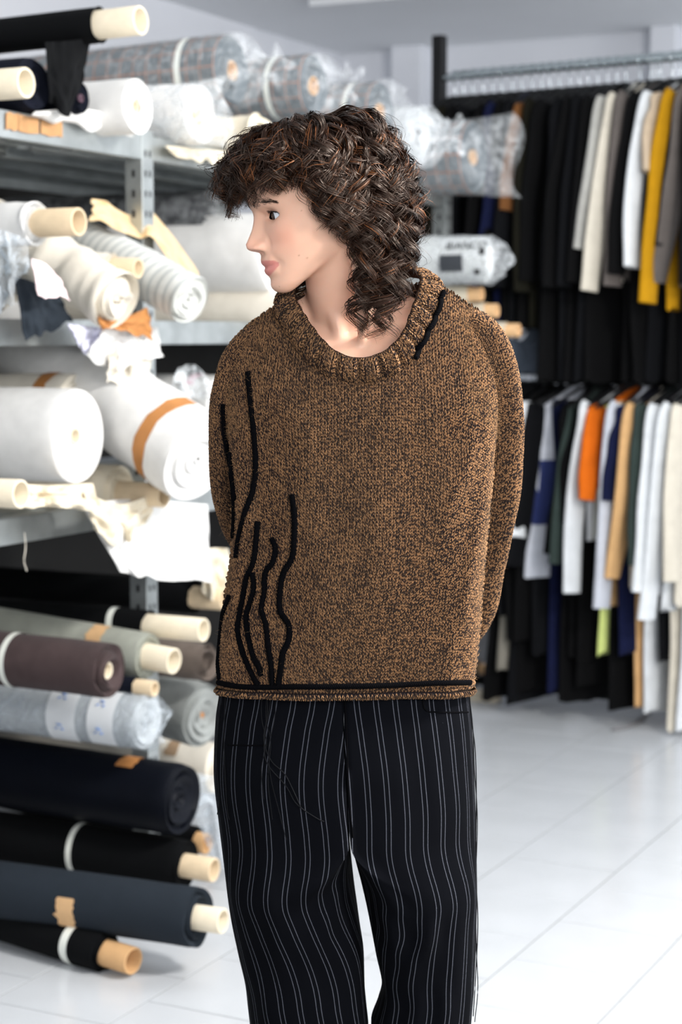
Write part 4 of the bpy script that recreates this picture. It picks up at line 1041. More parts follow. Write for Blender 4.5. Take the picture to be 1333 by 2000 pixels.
# ---------------------------------------------------------------- trousers
YP = 2.565
rowsR = [(1310, 672, 914), (1350, 672, 916), (1400, 673, 921), (1500, 678, 926), (1600, 684, 930), (1650, 691, 931), (1720, 708, 931), (1783, 722, 930), (1850, 734, 929), (1918, 746, 925), (1960, 736, 921), (2000, 724, 918), (2120, 728, 912), (2300, 742, 905), (2480, 748, 902), (2560, 748, 902)]
rowsL = [(1310, 432, 672), (1350, 429, 672), (1400, 422, 671), (1500, 418, 676), (1600, 428, 680), (1650, 434, 683), (1720, 443, 690), (1783, 452, 700), (1850, 465, 711), (1918, 480, 714), (1960, 485, 717), (2000, 490, 719), (2120, 497, 720), (2300, 508, 716), (2480, 516, 712), (2560, 516, 712)]
def pin_mat():
    m = mat('pinstripe', '#0b0d14', rough=.95, bump=.15, bscale=1400, bdist=.0005, sheen=0, spec=.06)
    nt = m.node_tree; N, L = nt.nodes, nt.links; b = N['Principled BSDF']
    uvn = N.new('ShaderNodeUVMap'); sp = N.new('ShaderNodeSeparateXYZ'); L.new(uvn.outputs[0], sp.inputs[0])
    def math_(op, a, bb=None):
        n = N.new('ShaderNodeMath'); n.operation = op
        for i, x in enumerate((a, bb)):
            if x is None: continue
            if isinstance(x, (int, float)): n.inputs[i].default_value = x
            else: L.new(x, n.inputs[i])
        return n.outputs[0]
    u = sp.outputs[0]
    ph = math_('FRACT', math_('DIVIDE', u, 0.0268))
    d1_ = math_('ABSOLUTE', math_('SUBTRACT', math_('ABSOLUTE', math_('SUBTRACT', ph, .5)), .125))
    line = math_('LESS_THAN', d1_, .022)
    dash = math_('FRACT', math_('ADD', math_('DIVIDE', sp.outputs[1], .0022), math_('DIVIDE', u, .0022)))
    tw = math_('GREATER_THAN', dash, .38)
    mix = N.new('ShaderNodeMix'); mix.data_type = 'RGBA'
    L.new(math_('MULTIPLY', line, tw), mix.inputs[0])
    mix.inputs[6].default_value = (*lin('#05060a'), 1); mix.inputs[7].default_value = (*lin('#565861'), 1)
    L.new(mix.outputs[2], b.inputs['Base Color'])
    return m
PIN = pin_mat()
def leg_grid(rows, side, seed):
    rows = np.array(rows, float)
    nr, nc = 170, 120
    py = np.linspace(rows[0, 0], rows[-1, 0], nr)
    xi = interp(py, rows[:, 0], rows[:, 1 if side > 0 else 2]); xo = interp(py, rows[:, 0], rows[:, 2 if side > 0 else 1])
    ctr = np.array([at(0, p, YP)[2] for p in py])
    sc = np.array([at(1, p, YP)[0] - at(0, p, YP)[0] for p in py])
    XI = (xi - 666.5) * sc; XO = (xo - 666.5) * sc
    b = interp(py, [1310, 1400, 1500, 1600, 1720, 1900, 2100, 2560], [.112, .116, .122, .124, .112, .098, .092, .092])
    w = sstep(-py, -1740, -1610)
    th = np.linspace(0, 2 * np.pi, nc, endpoint=False)
    c, s = np.cos(th)[None], np.sin(th)[None]
    cx, rx = (XI + XO) / 2, np.abs(XO - XI) / 2
    n = 2.5
    rad = (np.abs(s) ** n + np.abs(c) ** n) ** (-1 / n)
    Ex = cx[:, None] + side * rx[:, None] * c * rad; Ey = -b[:, None] * s * rad
    n2 = 2.3
    rad2 = (np.abs(s) ** n2 + np.abs(c) ** n2) ** (-1 / n2)
    Dx = np.where(c > 0, XI[:, None] + (XO - XI)[:, None] * c * rad2, XI[:, None] + 0 * c); Dy = -b[:, None] * s * np.where(c > 0, rad2, 1)
    X_ = Ex * (1 - w[:, None]) + Dx * w[:, None]; Y_ = Ey * (1 - w[:, None]) + Dy * w[:, None]
    # folds of the cloth
    out = np.stack([c * np.ones_like(X_) * side, -s * np.ones_like(X_)], -1)
    nzz = smooth_noise((nr, nc), (9, 12), seed) * .5 + smooth_noise((nr, nc), (16, 20), seed + 1) * .3
    wrap = np.minimum(np.arange(nc), nc - np.arange(nc)) / 12.0
    nzz *= np.clip(wrap, 0, 1)[None]
    amp = interp(py, [1310, 1420, 1600, 1700, 2560], [.001, .005, .010, .013, .014])[:, None]
    frontness = np.clip(s, 0, 1)
    PY = np.repeat(py[:, None], nc, 1)
    # drag lines running out from the crotch
    drag = np.zeros_like(X_)
    px = 666.5 + X_ / sc[:, None]
    for (ax_, ay_, bx_, by_, h, wd) in ((700, 1640, 800, 1760, .010, 16), (712, 1680, 770, 1840, .010, 16), (680, 1645, 560, 1720, .009, 16), (690, 1660, 600, 1850, .008, 18), (860, 1720, 760, 1930, .009, 18), (520, 1620, 560, 1900, .006, 18), (800, 1400, 830, 1640, -.005, 20), (540, 1400, 500, 1640, .005, 20)):
        L2 = (bx_ - ax_) ** 2 + (by_ - ay_) ** 2
        t = np.clip(((px - ax_) * (bx_ - ax_) + (PY - ay_) * (by_ - ay_)) / L2, 0, 1)
        dd = np.hypot(px - ax_ - t * (bx_ - ax_), PY - ay_ - t * (by_ - ay_))
        drag += h * np.exp(-(dd / wd) ** 2) * np.sin(np.pi * np.clip(t * .92 + .06, 0, 1))
    disp = nzz * amp + drag * frontness
    X_ = X_ + out[..., 0] * nzz * amp * .35
    Y_ = Y_ + out[..., 1] * disp
    P = np.stack([X_, YP + Y_, np.repeat(ctr[:, None], nc, 1)], -1)
    dl = np.linalg.norm(np.diff(np.concatenate([P, P[:, :1]], 1), axis=1), axis=2)
    arc = np.concatenate([np.zeros((nr, 1)), np.cumsum(dl, 1)[:, :-1]], 1)
    half = nc // 2 + 24
    U = np.where(np.arange(nc)[None] < half, arc, arc - dl.sum(1)[:, None])
    uv = np.stack([U + .0067, np.repeat(-ctr[:, None], nc, 1)], -1)
    return P, uv
TROUSER_P = []
mb = MB()
for rows, side, sd in ((rowsR, 1, 3), (rowsL, -1, 11)):
    P, uv = leg_grid(rows, side, sd)
    P2 = np.concatenate([P, P[:, :1]], 1); uv2 = np.concatenate([uv, uv[:, -1:] + .003], 1)
    mb.grid(P2, uv=uv2, flip=(side > 0)); TROUSER_P.append(P)
trousers = mb.build('trousers', PIN, PERSON)
trousers['label'] = 'black wide-leg trousers with paired grey pinstripes'
ti_v = np.vstack(mb.v); ti_f = np.vstack([f for f in mb.f])
BVH_T = BVHTree.FromPolygons([tuple(v) for v in ti_v], [tuple(int(i) for i in f) for f in ti_f])
# fly seam and pocket openings
BLK = mat('black_cord', '#040406', rough=.95, bump=.3, bscale=900, bdist=.0006, spec=.05)
def cast(bvh, px, py, off=0.0):
    r = norm(ray(px, py))
    h = bvh.ray_cast(Vector(C0), Vector(r))
    if h[0] is None: return None, None
    n = np.array(h[1]); n = n if n @ r < 0 else -n
    return np.array(h[0]) + n * off, n
def cast_path(bvh, pts, n, off):
    q = catmull(np.array(pts, float), n); out = []; nn = []
    for x, y in q:
        p, m = cast(bvh, x, y, off)
        if p is not None: out.append(p); nn.append(m)
    return np.array(out), np.array(nn)
for pts in ([(674, 1362), (678, 1450), (682, 1560), (690, 1636)], [(825, 1362), (830, 1385), (850, 1391), (914, 1391)], [(446, 1455), (480, 1456), (516, 1456)]):
    p, _ = cast_path(BVH_T, pts, 24, .0006)
    if len(p) > 3: MB().tube(p, .0012, 6).build('seam', BLK, trousers)
# shoes (below the frame)
SH = mat('shoe_leather', '#0d0c0c', rough=.4)
for side, cxp in ((1, 825), (-1, 612)):
    c0 = at(cxp, 2600, YP); c0[2] = 0
    P = []
    for k, (yy, hw_, h) in enumerate(((.10, .012, .03), (.085, .032, .075), (.03, .038, .095), (-.05, .040, .07), (-.12, .043, .05), (-.165, .03, .04), (-.18, .008, .022))):
        th = np.linspace(0, 2 * np.pi, 20, endpoint=False)
        P.append(np.stack([c0[0] + hw_ * np.cos(th), np.full(20, YP + yy), h / 2 + h / 2 * np.sin(th) * (np.abs(np.sin(th)) ** -.3 if False else 1)], -1))
    sm = MB().grid(np.array(P), closev=True)
    sm.add(P[0], [list(range(20))]); sm.add(P[-1], [list(range(20))[::-1]])
    sm.build('shoe', SH, PERSON)

# ---------------------------------------------------------------- sweater
YS = 2.558
edge = np.array([(1343, 428, 922), (1250, 433, 932), (1150, 446, 940), (1080, 456, 946), (1000, 458, 954), (900, 452, 964), (800, 445, 976), (740, 443, 986), (690, 450, 992)], float)
tt_e = (1343 - edge[:, 0]) / (1343 - 690)
EL = np.array([at(l, p, YS)[0] for p, l, r in edge]); ERt = np.array([at(r, p, YS)[0] for p, l, r in edge])
Z_HEM = at(680, 1343, YS)[2]
ridge = [(400, 760), (425, 715), (446, 678), (470, 650), (505, 622), (540, 598), (600, 575), (700, 560), (800, 555), (868, 565), (905, 588), (950, 618), (980, 648), (1000, 684), (1020, 740)]
RX = np.array([at(x, y, 2.572)[0] for x, y in ridge]); RZ = np.array([at(x, y, 2.572)[2] for x, y in ridge])
def panel(nr, nc, back=False, t0=0.0):
    """rectangular knitted panel, hem to shoulder seam: P[nr, nc, 3], columns evenly spaced along the cloth"""
    t = np.linspace(t0, 1, nr)
    l = interp(t, tt_e, EL); r = interp(t, tt_e, ERt)
    cx, a = (l + r) / 2, (r - l) / 2
    if back: b = interp(t, [0, .3, .6, .8, .92, 1], [.105, .108, .11, .095, .06, .0])
    else: b = interp(t, [0, .12, .35, .6, .75, .88, .95, 1], [.122, .126, .126, .118, .102, .066, .036, .0])
    yc = interp(t, [0, .6, 1], [2.560, 2.562, 2.574])
    nd = 400
    ph = np.linspace(-np.pi / 2, np.pi / 2, nd)
    e = 2 / 2.35
    xs = np.sign(np.sin(ph)) * np.abs(np.sin(ph)) ** e; ys = np.abs(np.cos(ph)) ** e
    x = cx[:, None] + a[:, None] * xs[None]
    y = yc[:, None] + (b[:, None] if back else -b[:, None]) * ys[None]
    zt = interp(x[-1], RX, RZ)
    zh = Z_HEM + (0 if back else .0165) * ys
    z = zh[None] + (zt - zh)[None] * t[:, None]
    # drape of the cloth
    if not back:
        nz1 = smooth_noise((nr, nd), (2, 9), 5); nz2 = smooth_noise((nr, nd), (5, 13), 6); nz3 = smooth_noise((nr, nd), (3, 4), 9)
        fade = np.clip(1 - np.abs(xs) ** 6, 0, 1)[None] * interp(t, [0, .1, .55, .8, 1], [1, 1, .7, .35, 0])[:, None]
        y = y + (nz1 * .011 + nz2 * .005 + nz3 * .010) * fade
        PYX = (x - cx[:, None]) / a[:, None]; T = np.repeat(t[:, None], nd, 1)
        # soft pulls from the underarms
        for (sx, s0, t0_, s1, t1, h) in ((1, .93, .70, .55, .42, .010), (1, .98, .55, .80, .15, .008), (-1, -.95, .62, -.70, .2, .008), (1, .9, .82, .35, .62, .006), (-1, -.9, .84, -.3, .63, .006)):
            ll = (s1 - s0) ** 2 + (t1 - t0_) ** 2
            k = np.clip(((PYX - s0) * (s1 - s0) + (T - t0_) * (t1 - t0_)) / ll, 0, 1)
            dd = np.hypot(PYX - s0 - k * (s1 - s0), T - t0_ - k * (t1 - t0_))
            y -= h * np.exp(-(dd / .06) ** 2) * np.sin(np.pi * np.clip(k, .12, .97)) 
    P = np.stack([x, y, z], -1)
    L = np.concatenate([np.zeros((nr, 1)), np.cumsum(np.linalg.norm(np.diff(P, axis=1), axis=2), 1)], 1)
    out = np.empty((nr, nc, 3))
    for i in range(nr):
        q = np.linspace(0, L[i, -1], nc)
        for k in range(3): out[i, :, k] = np.interp(q, L[i], P[i, :, k])
    return out
def sleeve(path, rad, nr, nc, seed):
    p = catmull(path, nr); r = interp(np.linspace(0, 1, nr), np.linspace(0, 1, len(rad)), rad)
    t, a, b = MB().frames(p, ref=(0.0, -1.0, 0.2))
    th = np.linspace(0, 2 * np.pi, nc, endpoint=False)
    nz = smooth_noise((nr, nc), (7, 5), seed) * .5 + smooth_noise((nr, nc), (14, 7), seed + 1) * .5
    wrap = np.minimum(np.arange(nc), nc - np.arange(nc)) / (nc * .15)
    rr_ = r[:, None] * (1 + .10 * nz * np.clip(wrap, 0, 1)[None])
    return p[:, None] + (a[:, None] * np.cos(th)[None, :, None] + b[:, None] * np.sin(th)[None, :, None]) * rr_[..., None]
SL_L = ([at(575, 668, 2.575), at(515, 690, 2.578), at(481, 760, 2.585), at(470, 860, 2.605), at(480, 970, 2.65), at(520, 1060, 2.695), at(600, 1120, 2.715), at(690, 1150, 2.715)], [.006, .040, .0460, .0435, .046, .046, .042, .036])
SL_R = ([at(850, 640, 2.575), at(915, 662, 2.578), at(950, 735, 2.582), at(962, 830, 2.595), at(952, 960, 2.625), at(928, 1090, 2.665), at(895, 1200, 2.70), at(830, 1235, 2.715), at(740, 1225, 2.72)], [.006, .040, .0455, .0425, .0445, .046, .046, .043, .036])

def knit_mat(name, c0, c1):
    m = bpy.data.materials.new(name); m.use_nodes = True
    nt = m.node_tree; N, L = nt.nodes, nt.links; b = N['Principled BSDF']
    b.inputs['Roughness'].default_value = .9; b.inputs['Specular IOR Level'].default_value = .15
    b.inputs['Sheen Weight'].default_value = .18; b.inputs['Sheen Roughness'].default_value = .5
    b.inputs['Sheen Tint'].default_value = (*lin('#d8b48c'), 1)
    uvn = N.new('ShaderNodeUVMap'); w = N.new('ShaderNodeTexWave')
    w.wave_type = 'BANDS'; w.bands_direction = 'DIAGONAL'; w.inputs['Scale'].default_value = .62; w.inputs['Distortion'].default_value = 1.2; w.inputs['Detail'].default_value = 1.0
    L.new(uvn.outputs[0], w.inputs['Vector'])
    tc = N.new('ShaderNodeTexCoord'); nz = N.new('ShaderNodeTexNoise'); nz.inputs['Scale'].default_value = 45; nz.inputs['Detail'].default_value = 3
    mp = N.new('ShaderNodeMapping'); mp.inputs['Scale'].default_value = (1, 1, .5)
    L.new(tc.outputs['Object'], mp.inputs[0]); L.new(mp.outputs[0], nz.inputs['Vector'])
    gi = N.new('ShaderNodeNewGeometry')
    a1 = N.new('ShaderNodeMath'); a1.operation = 'MULTIPLY_ADD'; a1.inputs[1].default_value = .42
    L.new(gi.outputs['Random Per Island'], a1.inputs[0])
    a0 = N.new('ShaderNodeMath'); a0.operation = 'MULTIPLY_ADD'; a0.inputs[1].default_value = .62; a0.inputs[2].default_value = -.22
    L.new(w.outputs['Fac'], a0.inputs[0])
    L.new(a0.outputs[0], a1.inputs[2])
    a2 = N.new('ShaderNodeMath'); a2.operation = 'MULTIPLY_ADD'; a2.inputs[1].default_value = .42
    L.new(nz.outputs[0], a2.inputs[0]); L.new(a1.outputs[0], a2.inputs[2])
    cr = N.new('ShaderNodeValToRGB'); els = cr.color_ramp.elements
    els[0].position = .45; els[0].color = (*lin(c0), 1); els[1].position = .66; els[1].color = (*lin(c1), 1)
    L.new(a2.outputs[0], cr.inputs[0]); L.new(cr.outputs[0], b.inputs['Base Color'])
    return m
KNIT = knit_mat('marled_yarn', '#151116', '#8f6a4a')
UNDER = mat('knit_ground', '#2a1d17', rough=.95, spec=.1)

def stitches(mb, P, keep=None, sgn=1.0, fat=1.0, rnd=rng):
    """V stitches of real yarn on the grid P[rows+1, cols+1, 3]; each leg is a short spindle of yarn"""
    A = P[:-1, :-1]; Bq = P[:-1, 1:]; Cq = P[1:, :-1]; Dq = P[1:, 1:]
    B = (A + Bq) / 2; du = Bq - A; dv = (Cq + Dq) / 2 - B
    if keep is not None: B, du, dv = B[keep], du[keep], dv[keep]
    B = B.reshape(-1, 3); du = du.reshape(-1, 3); dv = dv.reshape(-1, 3)
    n = norm(np.cross(du, dv)) * sgn
    w = np.linalg.norm(du, axis=1, keepdims=True)
    K = len(B)
    jit = lambda s: rnd.normal(0, s, (K, 1))
    for sg in (-1, 1):
        c = [B + du * (sg * (.05 + jit(.02))) + dv * (-.05 + jit(.05)) - n * w * .05,
             B + du * (sg * (.15 + jit(.02))) + dv * .38 + n * w * (.24 + jit(.05)),
             B + du * (sg * (.27 + jit(.02))) + dv * .90 + n * w * (.27 + jit(.05)),
             B + du * (sg * (.36 + jit(.02))) + dv * (1.38 + jit(.06)) - n * w * .06]
        R = [.11, .215, .22, .12]
        rings = []
        t = norm(c[3] - c[0]); bb = norm(np.cross(t, n)); nn = np.cross(bb, t)
        th = np.arange(3) * 2 * np.pi / 3 + np.pi / 2
        for ck, rk in zip(c, R):
            rk = rk * w * fat * (1 + jit(.08))
            rings.append(ck[:, None] + rk[:, None] * (bb[:, None] * np.cos(th)[None, :, None] + nn[:, None] * np.sin(th)[None, :, None]))
        V = np.stack(rings, 1).reshape(K, 12, 3)
        base = np.arange(K)[:, None, None] * 12
        q = []
        for r_ in range(3):
            for s_ in range(3):
                q.append([r_ * 3 + s_, r_ * 3 + (s_ + 1) % 3, r_ * 3 + 3 + (s_ + 1) % 3, r_ * 3 + 3 + s_])
        q = np.array(q)[None] + base
        off = rnd.uniform(0, 9, (K, 1, 2))
        uvt = np.stack(np.meshgrid(np.arange(3) / 3, np.arange(4) / 3 * .9), -1).reshape(1, 12, 2)
        mb.add(V.reshape(-1, 3), q.reshape(-1, 4), (uvt + off).reshape(-1, 2))

# neck opening (photo pixels + distance) : outer and inner edge of the ribbed band
BAND_O = [(690, 747, 0), (636, 733, 0), (592, 697, 0), (560, 650, 0), (540, 612, 2.545), (545, 580, 2.585), (600, 553, 2.635), (700, 543, 2.655), (800, 541, 2.635), (858, 556, 2.590), (868, 578, 2.550), (850, 625, 0), (826, 680, 0), (788, 722, 0), (742, 743, 0)]
BAND_I = [(690, 701, 2.462), (652, 686, 2.466), (620, 655, 2.478), (592, 615, 2.500), (574, 580, 2.535), (582, 553, 2.575), (625, 532, 2.615), (700, 524, 2.630), (775, 520, 2.615), (818, 532, 2.580), (824, 556, 2.545), (808, 604, 2.505), (790, 650, 2.480), (758, 684, 2.466), (724, 699, 2.462)]
def inside(poly, pts):
    x, y = pts[..., 0], pts[..., 1]; r = np.zeros(x.shape, bool); n = len(poly)
    for i in range(n):
        x1, y1 = poly[i][:2]; x2, y2 = poly[(i + 1) % n][:2]
        c = ((y1 > y) != (y2 > y)) & (x < (x2 - x1) * (y - y1) / (y2 - y1 + 1e-9) + x1)
        r ^= c
    return r
neck_c = np.array([700, 645.0])
poly_cut = [tuple(neck_c + (np.array(p[:2]) - neck_c) * .955) for p in BAND_O]

FR = panel(220, 140); BK = panel(90, 70, True)
def cutF(P):
    c = (P[:-1, :-1] + P[1:, 1:]) / 2
    return ~inside(poly_cut, pix(c))
def cutB(P):
    c = (P[:-1, :-1] + P[1:, 1:]) / 2
    return ~((np.abs(c[..., 0] - 0.024) < .105) & (c[..., 2] > at(700, 560, 2.65)[2]))
base_mb = MB()
base_mb.grid(FR, keep=cutF(FR)); base_mb.grid(BK, keep=cutB(BK), flip=True)
SLL = sleeve(*SL_L, 120, 48, 21); SLR = sleeve(*SL_R, 130, 48, 31)
for S in (SLL, SLR): base_mb.grid(S, closev=True)
sweater = base_mb.build('sweater', UNDER, PERSON)
sweater['label'] = 'chunky marled brown and black knit sweater with black cord stitching'
sv = np.vstack(base_mb.v); sf = np.vstack(base_mb.f)
BVH_S = BVHTree.FromPolygons([tuple(v) for v in sv], [tuple(int(i) for i in f) for f in sf])

kb = MB()
PF = panel(137, 111); stitches(kb, PF, cutF(PF))
PB = panel(60, 44, True); kB = cutB(PB); kB[:, 6:-6] &= np.arange(59)[:, None] > 46; stitches(kb, PB, kB, sgn=-1)
def close(S): return np.concatenate([S, S[:, :1]], 1)
def flipc(S): return S[:, ::-1]
for spec, nrw, sdx in ((SL_L, 190, 21), (SL_R, 205, 31)):
    G = flipc(close(sleeve(*spec, nrw, 56, sdx)))[::-1][:, ::-1]
    gn = norm(np.cross(G[:-1, 1:] - G[:-1, :-1], G[1:, :-1] - G[:-1, :-1]))
    cen = (G[:-1, :-1] + G[1:, 1:]) / 2
    axis_c = G[:-1].mean(1, keepdims=True)
    outw = norm(cen - axis_c)
    kp = (outw[..., 1] < .35) & (np.arange(len(cen))[:, None] > len(cen) * .22)
    stitches(kb, G, kp, sgn=1.0 if (gn * outw).sum(-1).mean() > 0 else -1.0)
knit = kb.build('knit_stitches', KNIT, sweater); knit['kind'] = 'stuff'

# ribbed neckband
def loop(pts, n):
    pts = np.array(pts); k = len(pts)
    P = np.vstack([pts[-2:], pts, pts[:3]])
    c = catmull(P, (len(P) - 1) * 40 + 1)[2 * 40:(2 + k) * 40 + 1]
    L = np.concatenate([[0], np.cumsum(np.linalg.norm(np.diff(c, axis=0), axis=1))])
    q = np.linspace(0, L[-1], n + 1)
    return np.stack([np.interp(q, L, c[:, i]) for i in range(3)], 1)
o3 = []
for (x, y, Y) in BAND_O:
    if Y == 0:
        p, _ = cast(BVH_S, x, y, .001)
        if p is None: p, _ = cast(BVH_S, neck_c[0] + (x - neck_c[0]) * 1.05, neck_c[1] + (y - neck_c[1]) * 1.05, .001)
        o3.append(p)
    else: o3.append(at(x, y, Y))
i3 = [at(*p) for p in BAND_I]
NB = 168
lo, li = loop(o3, NB), loop(i3, NB)
def band(nr, cols, ribs=True):
    k = np.linspace(0, 1, nr)
    fo = np.stack([np.interp(np.linspace(0, NB, cols), np.arange(NB + 1), lo[:, i]) for i in range(3)], 1)
    fi = np.stack([np.interp(np.linspace(0, NB, cols), np.arange(NB + 1), li[:, i]) for i in range(3)], 1)
    ctr = fi.mean(0)
    outw = norm(fo - ctr + np.array([0, 0, .03])); outw = norm(np.cross(np.gradient(fo, axis=0), fi - fo))
    sg = np.sign((outw * (fo - ctr)).sum(1))[:, None]; outw = outw * sg
    ph = np.arange(cols) / (cols - 1) * NB / 7.0
    rib = np.where((ph % 1) < 4 / 7, .0032, -.0034) if ribs else 0
    P = fo[None] + (fi - fo)[None] * k[:, None, None] + outw[None] * (np.sin(np.pi * np.clip(k, 0, 1)) * .006)[:, None, None]
    if ribs: P = P + outw[None] * (rib[None, :, None] * np.sin(np.pi * np.clip(k * .8 + .12, 0, 1))[:, None, None])
    return P
nbm = MB(); BG = band(12, NB * 2 + 1); nbm.grid(BG)
inner = BG - 0; back_off = norm(BG.mean((0, 1)) - BG) * .004
nbm.grid(BG + back_off, flip=True)
nb = nbm.build('neckband', UNDER, sweater)
ks = MB(); stitches(ks, band(10, NB + 1)[:, ::-1], sgn=1); 
rimP = np.stack([li + (lo - li) * .06, li - (lo - li) * .03], 0)
kn = ks.build('neckband_stitches', KNIT, sweater); kn['kind'] = 'stuff'
# rolled hem below the hem cord
hp = panel(3, 93)[0]; hb = panel(3, 93, True)[0]
hm = MB()
for row, m in ((hp, 93), (hb, 93)):
    nrm = norm(row - np.array([.0, YS, 0]) * [0, 1, 0] - np.array([0.012, 0, 0])) * [1, 1, 0]
    nrm = norm(nrm)
    th = np.linspace(-.3, 4.0, 6)
    G = np.stack([row + nrm * (.0045 * np.cos(t_) + .001) + UP * (.0052 * -np.sin(t_) - .003) for t_ in th], 0)
    stitches(hm, G[:, :], sgn=-1 if row is hp else 1, fat=.9)
    hm.grid(G)
he = hm.build('hem_edge', KNIT, sweater); he['kind'] = 'stuff'

# mohair fuzz standing off the yarn
def fuzz(surfs, n, name):
    V, Fc = [], []
    mbf = MB()
    for P, k, sg in surfs:
        i = rng.integers(2, P.shape[0] - 2, k); j = rng.integers(1, P.shape[1] - 1, k)
        p = P[i, j]; nn = norm(np.cross(P[i, j] - P[i, j - 1], P[i + 1, j] - P[i, j])) * sg
        p = p + (P[i + 1, j] - p) * rng.random((k, 1)) + (P[i, j - 1] - p) * rng.random((k, 1))
        d = norm(nn + rng.normal(0, .75, (k, 3)))
        ln = rng.uniform(.003, .009, (k, 1)); bend = rng.normal(0, .5, (k, 3))
        mids = [p + nn * .0008, p + d * ln * .5 + bend * ln * .12 + nn * .001, p + d * ln + bend * ln * .5]
        sd = norm(np.cross(d, rng.normal(0, 1, (k, 3))))
        rw = [.00011, .00009, .00004]
        rg = []
        for m, w_ in zip(mids, rw):
            s2 = np.cross(d, sd)
            rg.append(np.stack([m + sd * w_, m - sd * w_ * .5 + s2 * w_ * .87, m - sd * w_ * .5 - s2 * w_ * .87], 1))
        V = np.stack(rg, 1).reshape(k, 9, 3)
        q = np.array([[r * 3 + s, r * 3 + (s + 1) % 3, r * 3 + 3 + (s + 1) % 3, r * 3 + 3 + s] for r in (0, 1) for s in range(3)])
        mbf.add(V.reshape(-1, 3), (q[None] + np.arange(k)[:, None, None] * 9).reshape(-1, 4))
    o = mbf.build(name, mat('yarn_fuzz', '#9c7a56', rough=.8, spec=.2), sweater); o['kind'] = 'stuff'
cutm = PF[20:128]
ok_cols = PF
surf_f = []
pf_keep = cutF(PF)
fz = PF.copy()
fuzz([(PF[:96], 2600, 1), (PF[96:, :26], 2200, 1), (PF[96:, -24:], 2600, 1), (SLL[20:], 2200, -1), (SLR[20:], 3000, -1), (PB[40:], 900, -1)], 0, 'yarn_fuzz')

# black chain-stitched cords on the sweater
def cord(pts, n, r=.0027, name='cord', off=.0035, parent=None, bvh=None):
    q = catmull(np.array(pts, float), max(8, len(pts) * 6))
    p, nn = cast_path(bvh or BVH_S, q, n, off)
    if len(p) < 4: return
    for _ in range(3):
        p[1:-1] = (p[:-2] + 2 * p[1:-1] + p[2:]) / 4
    L = np.concatenate([[0], np.cumsum(np.linalg.norm(np.diff(p, axis=0), axis=1))])
    m = max(8, int(L[-1] / .0011)); s = np.linspace(0, L[-1], m)
    p = np.stack([np.interp(s, L, p[:, i]) for i in range(3)], 1); nn = norm(np.stack([np.interp(s, L, nn[:, i]) for i in range(3)], 1))
    t = norm(np.gradient(p, axis=0)); b = np.cross(t, nn)
    o = MB()
    for k in (0, 1, 2):
        a = s / .0085 * 2 * np.pi + k * 2 * np.pi / 3
        o.tube(p + (nn * np.cos(a)[:, None] * .7 + b * np.sin(a)[:, None] * 1.25) * r * .62, r * .78, 6)
    o.build(name, BLK, parent or sweater)
_bv = BG.reshape(-1, 3); _n = BG.shape[1]
_bf = [(i * _n + j, i * _n + j + 1, (i + 1) * _n + j + 1, (i + 1) * _n + j) for i in range(BG.shape[0] - 1) for j in range(_n - 1)]
BVH_N = BVHTree.FromPolygons([tuple(v) for v in np.vstack([sv, _bv])], [tuple(int(i) for i in f) for f in sf] + [tuple(k + len(sv) for k in f) for f in _bf])
cord([(861, 572), (849, 612), (826, 660), (806, 697)], 60, .0030, off=.0060, bvh=BVH_N)
cord([(487, 729), (493, 790), (499, 850), (502, 905), (497, 950), (482, 1000), (470, 1050), (465, 1088)], 120, .0030)
cord([(438, 790), (441, 850), (450, 900), (458, 950), (461, 1000), (459, 1050)], 90, .0026)
cord([(454, 885), (458, 930), (463, 975)], 60, .0028)
cord([(572, 968), (577, 1000), (577, 1050), (573, 1090), (556, 1120), (549, 1160), (550, 1195), (566, 1220), (566, 1250), (555, 1275), (550, 1310), (546, 1338)], 160, .0031)
cord([(534, 1052), (541, 1072), (536, 1098), (521, 1120), (519, 1160), (514, 1190), (522, 1220), (526, 1258), (532, 1300), (534, 1336)], 130, .0030)
cord([(504, 1020), (501, 1060), (497, 1100), (484, 1130), (479, 1160), (471, 1200), (468, 1235), (478, 1275), (492, 1310), (505, 1336)], 140, .0030)
cord([(496, 1120), (499, 1150), (491, 1180), (484, 1205), (489, 1245), (497, 1280), (509, 1304), (511, 1318)], 100, .0030)
cord([(452, 1165), (441, 1195), (429, 1225), (426, 1260), (430, 1295), (433, 1325)], 80, .0031)
hemc = [(431, 1333), (470, 1340), (520, 1341), (580, 1340), (680, 1339), (760, 1337), (850, 1333), (915, 1332)]
cord(hemc, 260, .0027, name='hem_cord', off=.0040)
# loose ends hanging over the trousers
THR = mat('loose_thread', '#090a0e', rough=.85, spec=.2)
def thread(pts, n=60, r=.00055, bvh=BVH_T, off=.0016):
    q = catmull(np.array(pts, float), n); out = []; last = None
    for x, y in q:
        p, m = cast(bvh, x, y, off)
        if p is None:
            p = at(x, y, last[1] if last is not None else 2.44)
        last = p; out.append(p)
    out = np.array(out)
    for _ in range(4): out[1:-1] = (out[:-2] + 2 * out[1:-1] + out[2:]) / 4
    MB().tube(out, r, 5).build('loose_thread', THR, sweater)
thread([(520, 1330), (524, 1380), (518, 1440), (522, 1490), (560, 1535), (580, 1570), (620, 1598), (634, 1604)], r=.0008)
thread([(532, 1330), (527, 1390), (516, 1440), (530, 1485), (556, 1510), (572, 1540), (590, 1580)], r=.0008)
thread([(515, 1325), (512, 1400), (522, 1450), (512, 1500), (516, 1560)])
thread([(540, 1330), (538, 1400), (526, 1460), (530, 1520), (545, 1580), (560, 1640)])
thread([(525, 1330), (520, 1400), (530, 1450), (524, 1520), (533, 1600)])
thread([(437, 1335), (430, 1400), (425, 1480), (430, 1560), (427, 1590)], r=.0007)
thread([(444, 1335), (440, 1420), (441, 1500), (446, 1580), (450, 1600)], r=.0007)
